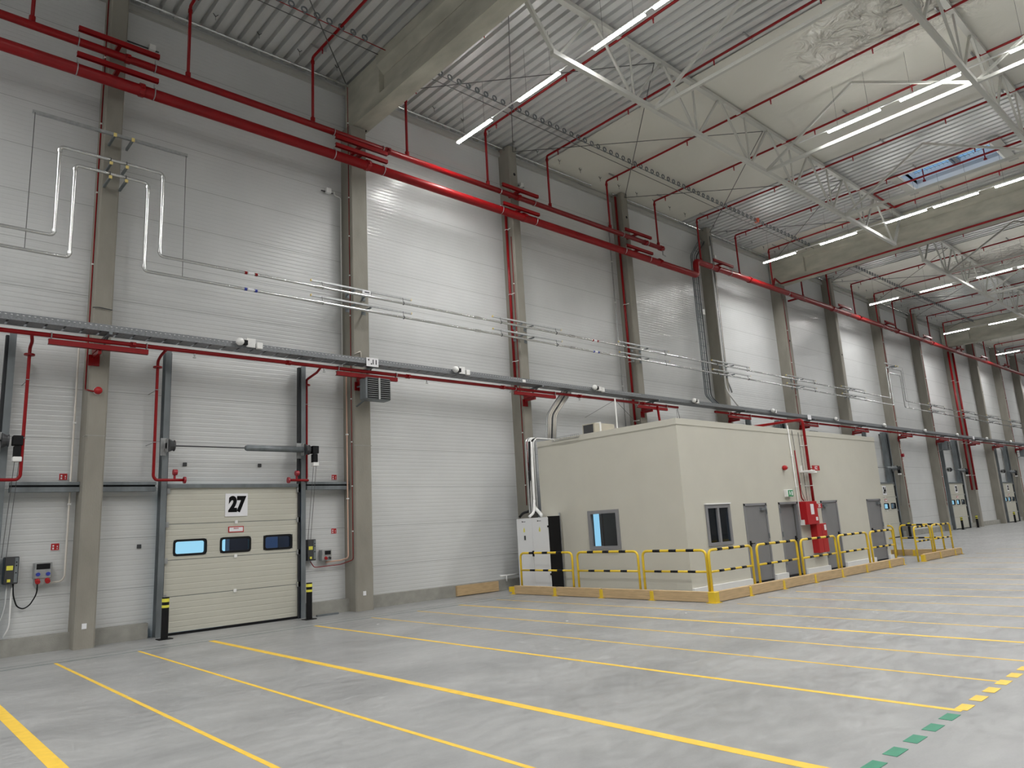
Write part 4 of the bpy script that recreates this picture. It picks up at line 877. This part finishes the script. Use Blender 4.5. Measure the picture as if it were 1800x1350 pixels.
t = thing('emergency_lamp', 'slim white emergency lamp bracket on the cabin front', 'lamp', (21.0, y-.1, 2.88)); obj('body', MB().box(20.78, y-.42, 2.88, 20.92, y, 2.94).box(20.8, y-.25, 2.86, 21.38, y-.12, 2.92), 'white', t, bevel=.01); obj('stem', MB().box(20.86, y-.05, 2.94, 20.9, y, 3.1), 'white', t)
conduit([(20.37, y-.02, 4.28), (20.42, y-.02, 2.1), (20.43, y-.02, 1.45)], .016, 'white', 'white conduit down the cabin front beside the red cabinets', .9)
conduit([(20.62, y-.02, 3.55), (20.66, y-.02, 2.15), (20.72, y-.05, 2.06)], .018, 'red', 'red conduit down the cabin front above the red cabinet')
conduit([(20.6, y-.02, 4.15), (20.72, y-.02, 2.35), (20.82, y-.05, 2.06)], .007, 'dark', 'thin dark wire down the cabin front above the red cabinet')
conduit([(20.98, y-.02, 4.1), (21.0, y-.02, 2.06)], .007, 'dark', 'thin dark wire beside the red riser on the cabin front')

# ================================================================== CABINETS
t = thing('electrical_cabinet', 'tall white two-door electrical cabinet with black side beside the cabin', 'cabinet', (14.4, -1.55, 0))
cx0 = 14.2
obj('carcass', MB().box(cx0+.02, -2.1, .05, cx0+.5, -.87, 2.0), 'cabw', t)
obj('door', MB().box(cx0, -1.50, .06, cx0+.02, -.87, 1.99), 'cabw', t); obj('door', MB().box(cx0, -2.13, .06, cx0+.02, -1.507, 1.99), 'cabw', t)
obj('black_side', MB().box(cx0+.03, -2.14, .05, cx0+.47, -2.1, 2.02), 'black', t); obj('back_plate', MB().box(cx0+.47, -2.16, .05, cx0+.49, -2.1, 2.1), 'galv', t)
obj('catch', MB().box(cx0-.02, -2.16, 1.72, cx0+.05, -2.12, 1.77).box(cx0-.02, -2.16, .45, cx0+.05, -2.12, .5), 'black', t)
obj('door_handle', MB().box(cx0-.04, -1.53, .95, cx0, -1.49, 1.1), 'black', t)
obj('plinth', MB().box(cx0+.03, -2.1, 0, cx0+.48, -.87, .05), 'dark', t)
for yy in (-1.17, -1.8): 
    obj('warning_sticker', MB().quad((cx0-.003, yy-.035, 1.66), (cx0-.003, yy+.035, 1.66), (cx0-.003, yy, 1.76)).quad((cx0-.003, yy-.03, 1.62), (cx0-.003, yy+.03, 1.62), (cx0-.003, yy+.03, 1.655), (cx0-.003, yy-.03, 1.655)), 'ylab', t)
    obj('maker_mark', MB().box(cx0-.003, yy-.07, 1.9, cx0, yy+.05, 1.915).box(cx0-.003, yy+.05, 1.89, cx0, yy+.08, 1.93), 'dark', t)
obj('meter_display', MB().box(cx0-.01, -1.22, 1.4, cx0, -1.16, 1.52), 'dark', t)

# ================================================================== TIMBER KERB AND GUARD RAILS
KX, KY = 13.5, -7.62
def timber(x0, y0, x1, y1, lab):
    h = .222; mb = MB()
    if abs(x1-x0) > abs(y1-y0): mb.box(x0, y0, .012, x1, y0+.1, h)
    else: mb.box(x0, min(y0, y1), .012, x0+.1, max(y0, y1), h)
    tag(obj('kerb_timber', mb, 'wood', bevel=.004), lab, 'timber', 'timber kerb beams')
def cleat(x0, y0, x1, y1, lab, h=.2):
    t = thing('kerb_bracket', lab, 'bracket', ((x0+x1)/2, (y0+y1)/2, 0), 'yellow kerb brackets'); obj('body', MB().box(x0, y0, 0, x1, y1, h), 'yellow', t, bevel=.004); obj('foot', MB().box(x0-.02, y0-.04, 0, x1+.02, y1+.04, .01), 'yellow', t)
sy = [-1.35, -2.94, -4.5, -6.0, KY]
for i in range(4): timber(KX, sy[i]-.02, 0, sy[i+1]+.02, '') if False else timber(KX, sy[i]-.03, KX, sy[i+1]+.03, 'pine kerb timber on the cabin side, %s from the cabinets' % ORD[i])
for i in range(4): cleat(KX-.012, sy[i]-.05, KX+.02, sy[i]+.05, 'yellow kerb bracket on the cabin side, %s from the cabinets' % ORD[i])
tag(obj('kerb_end_stub', MB().box(KX-.02, -1.32, .06, KX+.08, -1.2, .19), 'yellow'), 'short yellow end piece of the kerb beside the cabinets', 'bracket')
t = thing('kerb_corner', 'yellow corner bracket of the timber kerb', 'bracket', (KX, KY, 0)); obj('body', MB().box(KX-.03, KY-.03, 0, KX+.14, KY+.14, .225), 'yellow', t, bevel=.006); obj('foot', MB().box(KX-.07, KY-.07, 0, KX+.17, KY+.17, .01), 'yellow', t)
fx = [KX+.13, 14.95, 16.45, 18.05, 19.6, 21.15, 22.75, 23.85]
for i in range(len(fx)-1):
    timber(fx[i], KY, fx[i+1]-.02, KY, 'pine kerb timber in front of the cabin, %s from the corner' % ORD[i])
    if i: cleat(fx[i]-.05, KY-.012, fx[i]+.04, KY+.02, 'yellow kerb bracket in front of the cabin, %s from the corner' % ORD[i-1])
cleat(23.83, KY-.01, 23.87, KY+.11, 'yellow end bracket of the front kerb at the gap')
C2Y = -7.75
g = [25.2, 26.65, 28.1, 28.75]
for i in range(3):
    timber(g[i]+.03, C2Y, g[i+1]-.02, C2Y, 'pine kerb timber beyond the gap, %s from the gap' % ORD[i]); cleat(g[i]-.04, C2Y-.012, g[i]+.08 if i == 0 else g[i]+.03, C2Y+(.1 if i == 0 else .02), 'yellow kerb bracket beyond the gap, %s from the gap' % ORD[i])
cleat(28.73, C2Y-.01, 28.78, C2Y+.11, 'yellow end bracket of the far front kerb')
ry = [-4.0, -5.7, -6.5, -7.62]
for i in range(3):
    timber(27.95, ry[i]-.02, 27.95, ry[i+1]+.02, 'pine kerb timber of the far return, %s from the wall' % ORD[i])
    cleat(27.93, ry[i+1]-.03, 27.96, ry[i+1]+.05, 'yellow kerb bracket of the far return, %s from the wall' % ORD[i])
def railpanel(p, q, z0, lab, foot=0.0):
    P, Q = Vector(p), Vector(q); d = (Q-P).normalized(); r = .029; H = 1.07
    t = thing('guard_rail', lab, 'guard rail', (p[0], p[1], 0), 'yellow and black guard rails')
    a = Vector((P.x, P.y, z0)); b = Vector((P.x, P.y, H)); c = Vector((Q.x, Q.y, H)); e = Vector((Q.x, Q.y, z0))
    obj('hoop', MB().tube(fillet([a, b, c, e], .14, 6), r, 12), 'yellow', t, smooth=True)
    obj('mid_rail', MB().tube([(P.x, P.y, .62), (Q.x, Q.y, .62)], r*.85, 10), 'yellow', t, smooth=True)
    L_ = (Q-P).length
    for s in (.24, .50, .77):
        for z, rr in ((H, r), (.62, r*.85)):
            a = P+d*(L_*s-.10); b = P+d*(L_*s+.10); obj('black_stripe', MB().tube([(a.x, a.y, z), (b.x, b.y, z)], rr+.0015, 12), 'black', t, smooth=True)
yR = KY+.12
for i, (a, b) in enumerate(((-1.55, -3.48), (-3.66, -5.58), (-5.72, -7.42))): railpanel((KX+.15, a), (KX+.15, b), 0, 'yellow guard rail on the cabin side, %s from the cabinets' % ORD[i])
for i, (a, b) in enumerate(((13.62, 15.36), (15.60, 17.52), (17.74, 19.68), (19.86, 21.72), (21.95, 23.62))): railpanel((a, yR), (b, yR), 0, 'yellow guard rail in front of the cabin, %s from the corner' % ORD[i])
for i, (a, b) in enumerate(((25.05, 26.45), (26.65, 28.4))): railpanel((a, C2Y+.14), (b, C2Y+.14), 0, 'yellow guard rail beyond the gap, %s one' % ['near', 'far'][i])
for i, (a, b) in enumerate(((-4.1, -5.92), (-6.15, -7.5))): railpanel((27.9, a), (27.9, b), 0, 'yellow guard rail of the far return, %s one' % ['wall-side', 'hall-side'][i])

# ================================================================== FLOOR MARKINGS
def line(x, w_, y0, y1, lab): tag(obj('yellow_floor_line', MB().box(x-w_/2, y1, .0005, x+w_/2, y0, .002), 'yline'), lab, 'floor marking', 'yellow floor lines')
LX = [(1.50, .13), (2.72, .05), (3.99, .05), (5.25, .11), (7.37, .07), (8.72, .045), (9.93, .045), (11.17, .085), (12.36, .045), (13.56, .038), (14.8, .038), (16.05, .06), (17.3, .036), (18.5, .036), (19.6, .036), (20.9, .05), (22.5, .035), (24.6, .045), (26.8, .032), (29.0, .032), (31.4, .04), (34.2, .03), (37.4, .03)]
for i, (x, w_) in enumerate(LX):
    y0 = -1.97
    if x > 13: y0 = -8.1
    y1 = -14.0
    line(x, w_, y0, y1, '%s yellow floor line from the left, %s' % (ORD[i].capitalize() if False else ORD[i], 'starting at the green joint' if x < 13 else 'starting past the cabin kerb'))
tag(obj('green_floor_joint', MB().box(-14, -1.965, .0005, 16, -1.945, .002), 'gjoint'), 'thin dark green line along the floor parallel to the wall', 'floor marking')
tag(obj('floor_joint', MB().box(-14, -1.60, .0005, 13.4, -1.592, .0015), 'gjoint'), 'thin dark floor joint between the green line and the plinth', 'floor joint')
for k in range(-3, 60):
    x = 5.524+.3968*k
    if k <= 4 and k >= -3: m_, lab, grp = 'gline', 'green painted square, %s from the yellow row' % ORD[4-k], 'green floor squares'
    elif k > 4: m_, lab, grp = 'yline', 'yellow painted square, %s from the green row' % (ORD[k-5] if k-5 < len(ORD) else 'last'), 'yellow floor squares'
    tag(obj('floor_square', MB().box(x-.112, -14.035, .001, x+.112, -13.93, .003), m_), lab, 'floor marking', grp)
for i, (x, y) in enumerate(((9.3-1.2, -3.2), (10.1, -6.6), (11.9, -8.0))):
    o = obj('paper_scrap', MB().quad((x, y, .004), (x+.07, y+.01, .006), (x+.09, y+.06, .004), (x+.02, y+.05, .008)), 'white'); tag(o, 'tiny white paper scrap on the floor, %s from the left' % ORD[i], 'scrap', 'paper scraps')
for o in bpy.data.objects:
    if '_o' in o.keys(): del o['_o']
